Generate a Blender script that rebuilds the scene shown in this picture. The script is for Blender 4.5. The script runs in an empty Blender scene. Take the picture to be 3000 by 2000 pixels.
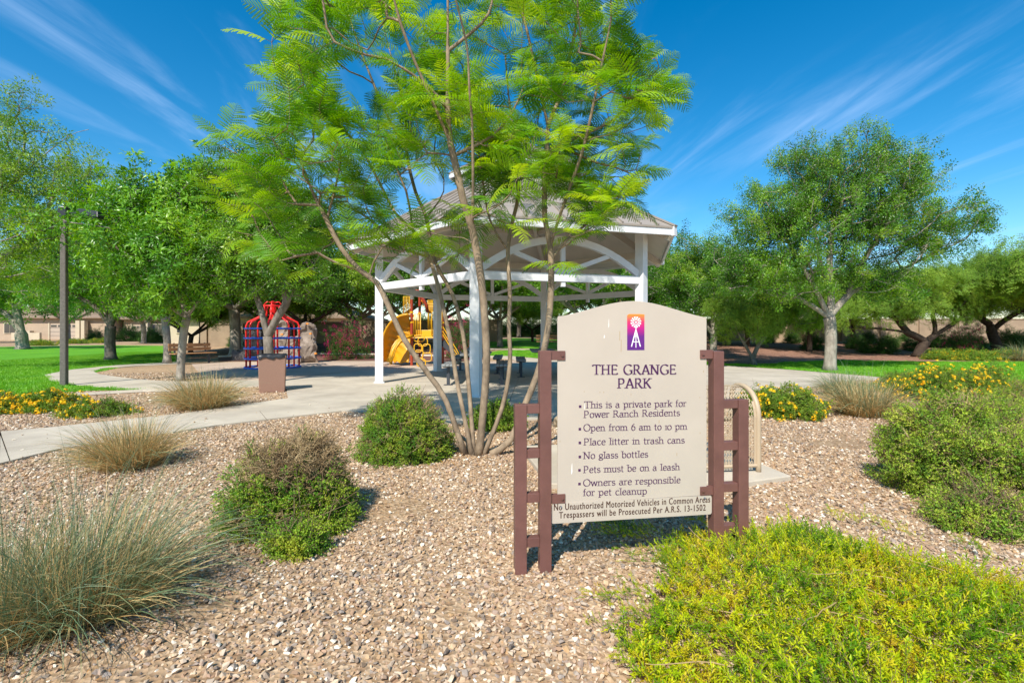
import bpy, bmesh, math, random
import numpy as np
from mathutils import Vector, Matrix, noise

# ------------------------------------------------------------------ camera, sky, sun, exposure
SC = bpy.context.scene
COL = SC.collection
F, CX, HY, CH = 1400.0, 1500.0, 970.0, 1.4      # focal length and horizon of the photograph (3000 px wide), eye height

cd = bpy.data.cameras.new('camera'); cam = bpy.data.objects.new('camera', cd); COL.objects.link(cam)
cam.location = (0, 0, CH); cam.rotation_euler = (math.radians(90), 0, 0)
cd.sensor_width = 36; cd.lens = 36 * F / 3000; cd.shift_y = -30 / 3000
cd.clip_start = 0.05; cd.clip_end = 2000
SC.camera = cam

SUN_EL = math.radians(47)
sdir = Vector((-.378 * math.cos(SUN_EL), -.926 * math.cos(SUN_EL), math.sin(SUN_EL))).normalized()   # towards the sun
W = bpy.data.worlds.new('World'); SC.world = W; W.use_nodes = True
nt = W.node_tree; N = nt.nodes; L = nt.links; N.clear()
out = N.new('ShaderNodeOutputWorld'); bg = N.new('ShaderNodeBackground'); L.new(bg.outputs[0], out.inputs[0])
sky = N.new('ShaderNodeTexSky'); sky.sky_type = 'NISHITA'; sky.sun_disc = False
sky.sun_elevation = SUN_EL; sky.sun_rotation = math.atan2(sdir.x, sdir.y)
sky.altitude = 300; sky.air_density = 1.0; sky.dust_density = 0.35; sky.ozone_density = 2.2
hs = N.new('ShaderNodeHueSaturation'); hs.inputs['Saturation'].default_value = 1.46; hs.inputs['Hue'].default_value = 0.492; hs.inputs['Value'].default_value = .88
L.new(sky.outputs[0], hs.inputs['Color'])
tc = N.new('ShaderNodeTexCoord'); sx = N.new('ShaderNodeSeparateXYZ'); L.new(tc.outputs['Generated'], sx.inputs[0])
def M(op, a, b=None, c=None):
    n = N.new('ShaderNodeMath'); n.operation = op
    for i, v in enumerate((a, b, c)):
        if v is None: continue
        if isinstance(v, (int, float)): n.inputs[i].default_value = v
        else: L.new(v, n.inputs[i])
    return n.outputs[0]
zz = M('MAXIMUM', sx.outputs['Z'], 0.03)
u = M('DIVIDE', sx.outputs['X'], zz); v = M('DIVIDE', sx.outputs['Y'], zz)
def skynoise(su, sv, scale, det, lo, hi, off=0.0, rough=.55, dist=0.0):
    cb = N.new('ShaderNodeCombineXYZ'); L.new(M('MULTIPLY_ADD', u, su, off), cb.inputs[0]); L.new(M('MULTIPLY', v, sv), cb.inputs[1])
    n = N.new('ShaderNodeTexNoise'); n.inputs['Scale'].default_value = scale; n.inputs['Detail'].default_value = det
    n.inputs['Roughness'].default_value = rough; n.inputs['Distortion'].default_value = dist
    L.new(cb.outputs[0], n.inputs['Vector'])
    r = N.new('ShaderNodeMapRange'); r.interpolation_type = 'SMOOTHSTEP'
    r.inputs['From Min'].default_value = lo; r.inputs['From Max'].default_value = hi; L.new(n.outputs[0], r.inputs[0])
    return r.outputs[0]
streak = skynoise(1.0, .20, 2.2, 7, .44, .80, 5.3, .58, .7)
patch = skynoise(.6, .35, .8, 3, .38, .66, 7.4, .5, .6)
low = N.new('ShaderNodeMapRange'); low.inputs['From Min'].default_value = .75; low.inputs['From Max'].default_value = .05
low.inputs['To Min'].default_value = .45; low.inputs['To Max'].default_value = 1.15; L.new(sx.outputs['Z'], low.inputs[0])
fac = M('MULTIPLY', M('MULTIPLY', streak, patch), low.outputs[0]); fac = M('MINIMUM', M('MULTIPLY', fac, .62), .62)
mx = N.new('ShaderNodeMix'); mx.data_type = 'RGBA'; L.new(fac, mx.inputs[0]); L.new(hs.outputs[0], mx.inputs[6])
mx.inputs[7].default_value = (3.0, 4.2, 6.2, 1)
L.new(mx.outputs[2], bg.inputs[0]); bg.inputs[1].default_value = 0.15

sl = bpy.data.lights.new('sun', 'SUN'); sun = bpy.data.objects.new('sun', sl); COL.objects.link(sun)
sl.energy = 4.6; sl.angle = math.radians(.53); sl.color = (1, .94, .84)
sun.rotation_euler = sdir.to_track_quat('Z', 'Y').to_euler(); sun.location = (0, 0, 30)
vs = SC.view_settings; vs.view_transform = 'Standard'; vs.look = 'None'; vs.gamma = 1; vs.exposure = 0.48
vs.use_curve_mapping = False

# ------------------------------------------------------------------ helpers
R = random.Random(7)
rng = np.random.default_rng(11)
ORG = {}
def smooth01(t): t = max(0., min(1., t)); return t * t * (3 - 2 * t)
def hgt(x, y):
    """height of the ground: flat in the park, rising to a low berm at its back"""
    a = x / max(y, 1.)
    m = .22 + .78 * smooth01((a + .72) / .2)
    return .65 * m * smooth01((y - 22) / 16)
def P(px, py, D): return Vector(((px - CX) * D / F, D, CH - (py - HY) * D / F))
def G(px, py):
    """the ground point seen at a pixel of the photograph"""
    lo, hi = 1.0, 160.
    for _ in range(50):
        D = (lo + hi) / 2; p = P(px, py, D)
        if p.z > hgt(p.x, p.y): lo = D
        else: hi = D
    p = P(px, py, lo); p.z = hgt(p.x, p.y); return p
def props(o, label=None, cat=None, group=None, kind=None):
    if label: o['label'] = label
    if cat: o['category'] = cat
    if group: o['group'] = group
    if kind: o['kind'] = kind
    return o
def empty(name, loc, label=None, cat=None, group=None, rz=0):
    o = bpy.data.objects.new(name, None); COL.objects.link(o); o.location = loc; o.rotation_euler = (0, 0, rz)
    o.empty_display_size = .1; ORG[o.name] = Vector(loc)
    return props(o, label, cat, group)
def link(name, me, parent=None, loc=None):
    o = bpy.data.objects.new(name, me); COL.objects.link(o)
    if parent is not None: o.parent = parent; ORG[o.name] = ORG[parent.name]
    else: ORG[o.name] = Vector(loc or (0, 0, 0))
    if loc is not None: o.location = loc
    return o
class MB:
    def __init__(s): s.v = []; s.f = []; s.mi = []
    def add(s, vs, fs, mi=0):
        b = len(s.v); s.v += [tuple(q) for q in vs]; s.f += [tuple(b + i for i in q) for q in fs]; s.mi += [mi] * len(fs); return s
    def box(s, c, d, rot=None, mi=0, taper=1.0):
        c = Vector(c); hx, hy, hz = d[0] / 2, d[1] / 2, d[2] / 2
        vs = []
        for z in (-1, 1):
            k = taper if z > 0 else 1
            for x, y in ((-1, -1), (1, -1), (1, 1), (-1, 1)): vs.append(Vector((x * hx * k, y * hy * k, z * hz)))
        if rot is not None:
            m = rot if isinstance(rot, Matrix) else Matrix.Rotation(rot, 3, 'Z'); vs = [m @ q for q in vs]
        return s.add([q + c for q in vs], [(3, 2, 1, 0), (4, 5, 6, 7), (0, 1, 5, 4), (1, 2, 6, 5), (2, 3, 7, 6), (3, 0, 4, 7)], mi)
    def beam(s, a, b, w, h, up=(0, 0, 1), mi=0):
        a = Vector(a); b = Vector(b); d = (b - a); ln = d.length; d.normalize(); up = Vector(up)
        sd = d.cross(up).normalized(); u2 = sd.cross(d).normalized()
        vs = []
        for e in (a, b):
            for i, j in ((-1, -1), (1, -1), (1, 1), (-1, 1)): vs.append(e + sd * w / 2 * i + u2 * h / 2 * j)
        return s.add(vs, [(0, 1, 2, 3), (7, 6, 5, 4), (0, 4, 5, 1), (1, 5, 6, 2), (2, 6, 7, 3), (3, 7, 4, 0)], mi)
    def tube(s, pts, rad, n=8, cap=True, mi=0):
        pts = [Vector(p) for p in pts]; k = len(pts)
        if not hasattr(rad, '__len__'): rad = [rad] * k
        t0 = (pts[1] - pts[0]).normalized()
        a = Vector((0, 0, 1)) if abs(t0.z) < .9 else Vector((1, 0, 0))
        nrm = t0.cross(a).normalized(); vs = []; fs = []
        for i, p in enumerate(pts):
            t = (pts[min(i + 1, k - 1)] - pts[max(i - 1, 0)])
            if t.length < 1e-9: t = t0
            t.normalize(); nrm = (nrm - t * nrm.dot(t)); nrm.normalize(); bn = t.cross(nrm)
            for j in range(n):
                an = 2 * math.pi * j / n; vs.append(p + (nrm * math.cos(an) + bn * math.sin(an)) * rad[i])
        for i in range(k - 1):
            for j in range(n):
                q = (j + 1) % n; fs.append((i * n + j, i * n + q, (i + 1) * n + q, (i + 1) * n + j))
        if cap: fs.append(tuple(range(n - 1, -1, -1))); fs.append(tuple((k - 1) * n + j for j in range(n)))
        return s.add(vs, fs, mi)
    def ring(s, c, r, tr, n=28, m=6):
        c = Vector(c); vs = []; fs = []
        for i in range(n):
            a = 2 * math.pi * i / n
            for j in range(m):
                b = 2 * math.pi * j / m; q = r + tr * math.cos(b); vs.append(c + Vector((q * math.cos(a), q * math.sin(a), tr * math.sin(b))))
        for i in range(n):
            for j in range(m): fs.append((i * m + j, ((i + 1) % n) * m + j, ((i + 1) % n) * m + (j + 1) % m, i * m + (j + 1) % m))
        return s.add(vs, fs)
    def prism(s, poly, z0, z1, mi=0):
        n = len(poly); vs = [(p[0], p[1], z0 + (p[2] if len(p) > 2 else 0)) for p in poly] + [(p[0], p[1], z1 + (p[2] if len(p) > 2 else 0)) for p in poly]
        return s.add(vs, [tuple(range(n - 1, -1, -1)), tuple(range(n, 2 * n))] + [(i, (i + 1) % n, n + (i + 1) % n, n + i) for i in range(n)], mi)
    def mesh(s, name, mats, smooth=False, org=None):
        me = bpy.data.meshes.new(name)
        vs = s.v if org is None else [(a - org.x, b - org.y, c - org.z) for a, b, c in s.v]
        me.from_pydata(vs, [], s.f)
        for m in (mats if isinstance(mats, (list, tuple)) else [mats]): me.materials.append(m)
        if any(s.mi): me.polygons.foreach_set('material_index', s.mi)
        if smooth: me.polygons.foreach_set('use_smooth', [True] * len(s.f))
        me.update(); return me
    def build(s, name, mats, parent=None, smooth=False, bev=0.0):
        if parent is None:
            a = np.array(s.v); o_ = Vector(((a[:, 0].min() + a[:, 0].max()) / 2, (a[:, 1].min() + a[:, 1].max()) / 2, a[:, 2].min()))
            o = link(name, s.mesh(name, mats, smooth, o_), None, o_)
        else: o = link(name, s.mesh(name, mats, smooth, ORG[parent.name]), parent)
        if bev:
            m = o.modifiers.new('bevel', 'BEVEL'); m.width = bev; m.segments = 2; m.limit_method = 'ANGLE'
        return o
def copy_tree(o, parent=None):
    c = o.copy(); COL.objects.link(c); c.parent = parent
    for ch in KIDS.get(o.name, ()): copy_tree(ch, c)
    return c
KIDS = {}
def kids_of(root):
    KIDS.clear()
    for o in bpy.data.objects:
        if o.parent is not None: KIDS.setdefault(o.parent.name, []).append(o)

# ------------------------------------------------------------------ materials
def mat(name, col, rough=.7, spec=.3, noise_s=0, amt=.2, col2=None, bump=0, bump_s=60, metal=0, coord='Object', det=4, stretch=None):
    m = bpy.data.materials.new(name); m.use_nodes = True; t = m.node_tree; b = t.nodes['Principled BSDF']
    b.inputs['Roughness'].default_value = rough; b.inputs['Metallic'].default_value = metal; b.inputs['Specular IOR Level'].default_value = spec
    b.inputs['Base Color'].default_value = (*col, 1)
    co = t.nodes.new('ShaderNodeTexCoord').outputs[coord]
    if stretch:
        mp = t.nodes.new('ShaderNodeMapping'); mp.inputs['Scale'].default_value = stretch; t.links.new(co, mp.inputs[0]); co = mp.outputs[0]
    if noise_s:
        n = t.nodes.new('ShaderNodeTexNoise'); n.inputs['Scale'].default_value = noise_s; n.inputs['Detail'].default_value = det; n.inputs['Roughness'].default_value = .65
        t.links.new(co, n.inputs['Vector'])
        r = t.nodes.new('ShaderNodeValToRGB'); c2 = col2 or tuple(x * (1 - amt) for x in col)
        r.color_ramp.elements[0].position = .34; r.color_ramp.elements[1].position = .66
        r.color_ramp.elements[0].color = (*c2, 1); r.color_ramp.elements[1].color = (*col, 1)
        t.links.new(n.outputs[0], r.inputs[0]); t.links.new(r.outputs[0], b.inputs['Base Color'])
    if bump:
        n = t.nodes.new('ShaderNodeTexNoise'); n.inputs['Scale'].default_value = bump_s; n.inputs['Detail'].default_value = 5
        t.links.new(co, n.inputs['Vector'])
        q = t.nodes.new('ShaderNodeBump'); q.inputs['Strength'].default_value = bump; q.inputs['Distance'].default_value = .02
        t.links.new(n.outputs[0], q.inputs['Height']); t.links.new(q.outputs[0], b.inputs['Normal'])
    return m
def ramp_mat(name, cols, rough=.6, spec=.3, trans=0.0, vary=.25, noise_s=0):
    """colour differs from piece to piece (object random), for stones, leaves, blades"""
    m = bpy.data.materials.new(name); m.use_nodes = True; t = m.node_tree; b = t.nodes['Principled BSDF']
    b.inputs['Roughness'].default_value = rough; b.inputs['Specular IOR Level'].default_value = spec
    oi = t.nodes.new('ShaderNodeObjectInfo'); r = t.nodes.new('ShaderNodeValToRGB')
    while len(r.color_ramp.elements) < len(cols): r.color_ramp.elements.new(.5)
    for i, c in enumerate(cols):
        r.color_ramp.elements[i].position = i / max(1, len(cols) - 1); r.color_ramp.elements[i].color = (*c, 1)
    src = oi.outputs['Random']
    if noise_s:
        n = t.nodes.new('ShaderNodeTexNoise'); n.inputs['Scale'].default_value = noise_s; n.inputs['Detail'].default_value = 2
        g = t.nodes.new('ShaderNodeNewGeometry'); t.links.new(g.outputs['Position'], n.inputs['Vector'])
        a = t.nodes.new('ShaderNodeMath'); a.operation = 'MULTIPLY_ADD'; a.inputs[1].default_value = 1.6; a.inputs[2].default_value = -.8
        t.links.new(n.outputs[0], a.inputs[0])
        c = t.nodes.new('ShaderNodeMath'); c.operation = 'MULTIPLY_ADD'; c.inputs[1].default_value = vary * 2; t.links.new(src, c.inputs[0])
        d = t.nodes.new('ShaderNodeMath'); d.operation = 'ADD'; d.inputs[1].default_value = .5 - vary
        t.links.new(a.outputs[0], c.inputs[2]); t.links.new(c.outputs[0], d.inputs[0]); src = d.outputs[0]
    t.links.new(src, r.inputs[0]); t.links.new(r.outputs[0], b.inputs['Base Color'])
    if trans:
        tr = t.nodes.new('ShaderNodeBsdfTranslucent'); mxs = t.nodes.new('ShaderNodeMixShader'); mxs.inputs[0].default_value = trans
        hv = t.nodes.new('ShaderNodeHueSaturation'); hv.inputs['Hue'].default_value = .485; hv.inputs['Saturation'].default_value = 1.1; hv.inputs['Value'].default_value = 1.5
        t.links.new(r.outputs[0], hv.inputs['Color']); t.links.new(hv.outputs[0], tr.inputs[0])
        t.links.new(b.outputs[0], mxs.inputs[1]); t.links.new(tr.outputs[0], mxs.inputs[2]); t.links.new(mxs.outputs[0], t.nodes['Material Output'].inputs[0])
    return m
m_conc = mat('concrete', (.57, .50, .395), .85, .2, .9, .16, col2=(.40, .345, .27), bump=.15, bump_s=120, det=8)
m_white = mat('white_paint', (.76, .77, .79), .55, .35, 3, .12, bump=.05, bump_s=40)
m_beige = mat('beige_paint', (.68, .61, .52), .6, .3, 3, .06)
m_roof = mat('roof_metal', (.33, .285, .24), .5, .4, 2, .1)
m_brown = mat('brown_paint', (.18, .08, .066), .42, .45, 7, .22, bump=.04, bump_s=150)
m_panel = mat('sign_panel', (.53, .455, .375), .5, .35, 1.6, .09, bump=.02, bump_s=30)
m_purple = mat('purple_vinyl', (.075, .022, .085), .5, .3)
m_dkbrown = mat('brown_vinyl', (.06, .022, .015), .5, .3)
m_logow = mat('white_vinyl', (.85, .84, .82), .5, .3)
m_stain = mat('rust_stain', (.42, .30, .16), .8, .1)
m_mesh = mat('tan_coated_metal', (.47, .36, .24), .45, .4)
m_bark = mat('grey_bark', (.26, .225, .19), .9, .15, 9, .5, col2=(.13, .105, .08), bump=.6, bump_s=30, stretch=(1, 1, .35))
m_barkp = mat('pale_bark', (.42, .37, .305), .9, .15, 6, .45, col2=(.20, .17, .14), bump=.5, bump_s=25, stretch=(1, 1, .4))
m_barkd = mat('dark_bark', (.085, .06, .045), .95, .1, 8, .4, bump=.6, bump_s=30)
m_jstem = mat('jacaranda_bark', (.36, .27, .18), .85, .2, 9, .4, col2=(.17, .125, .085), bump=.35, bump_s=45, stretch=(1, 1, .5))
m_twig = mat('twig', (.17, .12, .07), .9, .1)
m_dry = ramp_mat('dry_twig', [(.30, .20, .10), (.48, .36, .19), (.20, .13, .07), (.40, .28, .14)], .9, .1)
m_frond = ramp_mat('frond_leaf', [(.045, .16, .010), (.11, .30, .010), (.25, .46, .014), (.46, .62, .03)], .40, .4, .45, .34, .9)
m_leafA = ramp_mat('ash_leaf', [(.05, .17, .010), (.11, .30, .018), (.19, .42, .022), (.30, .50, .04)], .36, .5, .36, .38, .6)
m_leafB = ramp_mat('oak_leaf', [(.026, .10, .006), (.07, .20, .008), (.14, .32, .012), (.28, .42, .02)], .36, .5, .32, .38, .5)
m_leafP = ramp_mat('pale_leaf', [(.08, .20, .018), (.18, .35, .024), (.32, .46, .03)], .42, .4, .36, .38, .5)
m_leafM = ramp_mat('mesquite_leaf', [(.13, .27, .03), (.24, .40, .045), (.36, .50, .06)], .55, .3, .38, .35, .4)
m_leafD = ramp_mat('dark_leaf', [(.02, .09, .012), (.045, .15, .018), (.08, .21, .02)], .5, .35, .25)
m_leafS = ramp_mat('sage_leaf', [(.12, .27, .03), (.24, .42, .035), (.42, .56, .05), (.58, .64, .09)], .5, .35, .34, .36, 6)
m_leafT = ramp_mat('bush_leaf', [(.07, .21, .02), (.15, .33, .022), (.30, .44, .03), (.46, .50, .05)], .5, .35, .3, .3, 5)
m_leafG = ramp_mat('ground_cover_leaf', [(.07, .20, .008), (.20, .38, .008), (.46, .58, .01), (.66, .66, .012), (.66, .50, .03)], .5, .35, .38, .36, 2.2)
m_lant = ramp_mat('lantana_leaf', [(.08, .20, .015), (.17, .30, .02), (.28, .36, .03)], .5, .35, .25, .3, 5)
m_yel = ramp_mat('yellow_flower', [(.92, .55, .01), (.95, .66, .02), (.92, .46, .01)], .6, .2, .15)
m_mag = ramp_mat('magenta_bract', [(.60, .01, .12), (.75, .02, .22), (.45, .006, .08)], .6, .2, .25)
m_stone = ramp_mat('gravel_stone', [(.50, .345, .20), (.33, .20, .12), (.62, .47, .32), (.20, .15, .115), (.50, .31, .15), (.84, .76, .62), (.38, .25, .17), (.55, .385, .24), (.13, .105, .09), (.69, .53, .37), (.30, .25, .21), (.44, .285, .19)], .8, .25)
def ground_mat(name, cols, scale, sand=False):
    m = bpy.data.materials.new(name); m.use_nodes = True; t = m.node_tree; b = t.nodes['Principled BSDF']; b.inputs['Roughness'].default_value = .95; b.inputs['Specular IOR Level'].default_value = .1
    g = t.nodes.new('ShaderNodeNewGeometry')
    vo = t.nodes.new('ShaderNodeTexVoronoi'); vo.inputs['Scale'].default_value = scale; t.links.new(g.outputs['Position'], vo.inputs['Vector'])
    r = t.nodes.new('ShaderNodeValToRGB')
    while len(r.color_ramp.elements) < len(cols): r.color_ramp.elements.new(.5)
    for i, c in enumerate(cols): r.color_ramp.elements[i].position = i / (len(cols) - 1); r.color_ramp.elements[i].color = (*c, 1)
    sp = t.nodes.new('ShaderNodeSeparateColor'); t.links.new(vo.outputs['Color'], sp.inputs[0]); t.links.new(sp.outputs[0], r.inputs[0])
    n = t.nodes.new('ShaderNodeTexNoise'); n.inputs['Scale'].default_value = .6; n.inputs['Detail'].default_value = 6; t.links.new(g.outputs['Position'], n.inputs['Vector'])
    mp = t.nodes.new('ShaderNodeMapRange'); mp.inputs['From Min'].default_value = .3; mp.inputs['From Max'].default_value = .7; mp.inputs['To Min'].default_value = .78; mp.inputs['To Max'].default_value = 1.1
    t.links.new(n.outputs[0], mp.inputs[0])
    mu = t.nodes.new('ShaderNodeVectorMath'); mu.operation = 'SCALE'; t.links.new(r.outputs[0], mu.inputs[0]); t.links.new(mp.outputs[0], mu.inputs['Scale'])
    t.links.new(mu.outputs[0], b.inputs['Base Color'])
    bp = t.nodes.new('ShaderNodeBump'); bp.inputs['Strength'].default_value = .2 if sand else .6; bp.inputs['Distance'].default_value = .02
    t.links.new(vo.outputs['Distance'], bp.inputs['Height']); t.links.new(bp.outputs[0], b.inputs['Normal'])
    return m
m_soil = ground_mat('gravelly_soil', [(.37, .24, .13), (.49, .34, .21), (.28, .175, .10), (.56, .41, .265), (.41, .27, .15)], 38)
m_sand = ground_mat('sand', [(.50, .38, .29), (.55, .43, .33), (.47, .35, .26)], 60, True)
m_rubber = mat('rubber_paving', (.21, .10, .08), .9, .2, 20, .2)
def lawn_mat():
    m = mat('lawn', (.15, .40, .02), .8, .2, .45, .3, col2=(.09, .30, .014), coord='Object', det=10)
    t = m.node_tree; b = t.nodes['Principled BSDF']
    n = t.nodes.new('ShaderNodeTexNoise'); n.inputs['Scale'].default_value = 55; n.inputs['Detail'].default_value = 4
    co = t.nodes.new('ShaderNodeTexCoord'); t.links.new(co.outputs['Object'], n.inputs[0])
    bp = t.nodes.new('ShaderNodeBump'); bp.inputs['Strength'].default_value = .8; bp.inputs['Distance'].default_value = .04; t.links.new(n.outputs[0], bp.inputs['Height']); t.links.new(bp.outputs[0], b.inputs['Normal'])
    return m
m_lawn = lawn_mat()
m_blade = ramp_mat('lawn_blade', [(.10, .32, .012), (.17, .42, .016), (.26, .48, .03)], .5, .3, .3, .3, 1.2)
m_house = mat('stucco_tan', (.47, .36, .26), .9, .15, 2, .1, bump=.2, bump_s=40)
m_house2 = mat('stucco_cream', (.58, .49, .36), .9, .15, 2, .1, bump=.2, bump_s=40)
m_wallm = mat('block_wall', (.38, .285, .195), .9, .15, 1.5, .2, bump=.3, bump_s=20)
m_tile = mat('roof_tile', (.33, .24, .17), .85, .2, 3, .3)
m_garage = mat('garage_door', (.47, .38, .30), .6, .3)
m_glass = mat('dark_glass', (.03, .035, .045), .08, .8)
m_yp = mat('yellow_plastic', (.72, .34, .012), .38, .5, 1.5, .12)
m_ym = mat('yellow_steel', (.78, .42, .015), .35, .5)
m_red = mat('red_steel', (.80, .02, .015), .35, .5)
m_redp = mat('rust_red_post', (.36, .05, .02), .4, .5)
m_blue = mat('blue_steel', (.02, .14, .70), .35, .5)
m_rock = mat('climbing_rock', (.36, .29, .235), .8, .2, 3, .4, col2=(.21, .165, .13), bump=.4, bump_s=14)
m_rockd = mat('dark_climbing_rock', (.15, .135, .13), .8, .2, 3, .4, bump=.4, bump_s=14)
m_orange = mat('orange_hold', (.75, .24, .02), .5, .4)
m_black = mat('black_plastic', (.02, .021, .025), .38, .5)
m_dark = mat('dark_steel', (.05, .055, .065), .5, .4)
m_steel = mat('grey_steel', (.20, .22, .25), .5, .4, 6, .15)
m_plank = mat('grey_plank', (.27, .28, .28), .75, .25, 4, .2, stretch=(1, 1, 1))
m_wood = mat('brown_plank', (.42, .22, .10), .65, .3, 4, .2)
m_bin = mat('aggregate_bin', (.34, .20, .145), .85, .2, 45, .12, bump=.25, bump_s=160)
m_pole = mat('lamp_pole', (.17, .15, .13), .75, .3, 20, .3, bump=.3, bump_s=60)
m_util = mat('utility_green', (.20, .27, .18), .6, .3)
m_litter = mat('leaf_litter', (.48, .24, .08), .9, .1)

# ------------------------------------------------------------------ scatter by geometry nodes (for what nobody could count)
def variant(name, mb, mats, smooth=False):
    me = mb.mesh(name, mats, smooth) if isinstance(mb, MB) else mb
    return bpy.data.objects.new(name + '_source', me)
def scatter(name, srcs, pos, rot, scl, parent=None, mats=(), mods=None):
    pos = np.asarray(pos, np.float32); n = len(pos); rot = np.asarray(rot, np.float32)
    scl = np.asarray(scl, np.float32)
    if scl.ndim == 1: scl = np.repeat(scl[:, None], 3, 1)
    org = ORG[parent.name] if parent is not None else Vector(pos.mean(0).tolist())
    if parent is None: org.z = float(pos[:, 2].min())
    loc = pos - np.array(org[:], np.float32)
    me = bpy.data.meshes.new(name); me.vertices.add(n); me.vertices.foreach_set('co', loc.ravel())
    for k, ty, dat in (('rot', 'FLOAT_VECTOR', rot), ('scl', 'FLOAT_VECTOR', scl)):
        a = me.attributes.new(k, ty, 'POINT'); a.data.foreach_set('vector', np.ascontiguousarray(dat, np.float32).ravel())
    a = me.attributes.new('idx', 'INT', 'POINT'); a.data.foreach_set('value', rng.integers(0, len(srcs), n).astype(np.int32))
    o = link(name, me, parent, None if parent is not None else org)
    g = bpy.data.node_groups.new(name, 'GeometryNodeTree')
    g.interface.new_socket('Geometry', in_out='INPUT', socket_type='NodeSocketGeometry'); g.interface.new_socket('Geometry', in_out='OUTPUT', socket_type='NodeSocketGeometry')
    n_ = g.nodes; gi = n_.new('NodeGroupInput'); go = n_.new('NodeGroupOutput'); jo = n_.new('GeometryNodeJoinGeometry'); ip = n_.new('GeometryNodeInstanceOnPoints')
    for s in srcs:
        oi = n_.new('GeometryNodeObjectInfo'); oi.inputs['Object'].default_value = s; oi.inputs['As Instance'].default_value = False
        g2 = n_.new('GeometryNodeGeometryToInstance'); g.links.new(oi.outputs['Geometry'], g2.inputs[0]); g.links.new(g2.outputs[0], jo.inputs[0])
    g.links.new(gi.outputs[0], ip.inputs['Points']); g.links.new(jo.outputs[0], ip.inputs['Instance']); ip.inputs['Pick Instance'].default_value = True
    for nm, t, sk in (('rot', 'FLOAT_VECTOR', 'Rotation'), ('scl', 'FLOAT_VECTOR', 'Scale'), ('idx', 'INT', 'Instance Index')):
        q = n_.new('GeometryNodeInputNamedAttribute'); q.data_type = t; q.inputs['Name'].default_value = nm; g.links.new(q.outputs['Attribute'], ip.inputs[sk])
    g.links.new(ip.outputs[0], go.inputs[0])
    o.modifiers.new('scatter', 'NODES').node_group = g
    o['kind'] = 'stuff'
    return o
def eul(d, spin=0.3):
    """rotation that takes +Z to each direction d"""
    d = np.asarray(d, float); d = d / (np.linalg.norm(d, axis=1, keepdims=True) + 1e-9)
    return np.stack([rng.normal(0, spin, len(d)), np.arccos(np.clip(d[:, 2], -1, 1)), np.arctan2(d[:, 1], d[:, 0])], 1)

def leaf(mb, b, d, up, ln, w, mi=0, droop=.15):
    b = Vector(b); d = Vector(d).normalized(); s = d.cross(Vector(up))
    if s.length < 1e-3: s = d.cross(Vector((1, 0, 0)))
    s.normalize(); n = s.cross(d)
    mid = b + d * ln * .45 + n * w * .12; tip = b + d * ln - n * ln * droop
    mb.add([b, mid + s * w / 2 + n * w * .18, tip, mid - s * w / 2 + n * w * .18, mid], [(0, 4, 1), (1, 4, 2), (0, 3, 4), (4, 3, 2)], mi)
def rv(r, s=1): return Vector((r.gauss(0, s), r.gauss(0, s), r.gauss(0, s)))
def leaf_cluster(seed, n, ll, lw, size, twigr=.003, spread=1.0, droop=.25, whorl=False):
    r = random.Random(seed); mb = MB(); mb.tube([(0, 0, 0), (.01, .0, size * .5), (0, .01, size)], [twigr, twigr * .7, twigr * .3], 3, False, 1)
    for i in range(n):
        t = .1 + .9 * (i + r.random()) / n
        if whorl: t = 1 - .55 * r.random() ** 2
        a = i * 2.4 + r.uniform(-.4, .4)
        o = Vector((math.cos(a), math.sin(a), 0))
        b = Vector((0, 0, size * t)) + o * r.uniform(0, size * .32 * spread)
        d = o * spread + Vector((0, 0, r.uniform(-.1, .9))) + rv(r, .25)
        leaf(mb, b, d, (r.gauss(0, .5), r.gauss(0, .5), 1), ll * r.uniform(.7, 1.25), lw * r.uniform(.8, 1.2), 0, droop * r.uniform(.3, 1.6))
    return mb
def fine_cluster(seed, size=.4, nb=9):
    r = random.Random(seed); mb = MB()
    for k in range(nb):
        a = k * 2.4; d = Vector((math.cos(a), math.sin(a), r.uniform(.1, 1.0))).normalized(); b = Vector((0, 0, r.uniform(0, size * .5)))
        ln = size * r.uniform(.5, .9); e = b + d * ln - Vector((0, 0, ln * .25))
        mb.tube([b, (b + e) / 2 + Vector((0, 0, .02)), e], .0018, 3, False, 1)
        for i in range(8):
            p = b.lerp(e, (i + 1.5) / 9) + rv(r, .012)
            s = d.cross(Vector((0, 0, 1))).normalized()
            for q in (-1, 1): leaf(mb, p, s * q + d * .3 + rv(r, .25), (0, 0, 1), .055, .016, 0, .15)
    return mb
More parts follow.
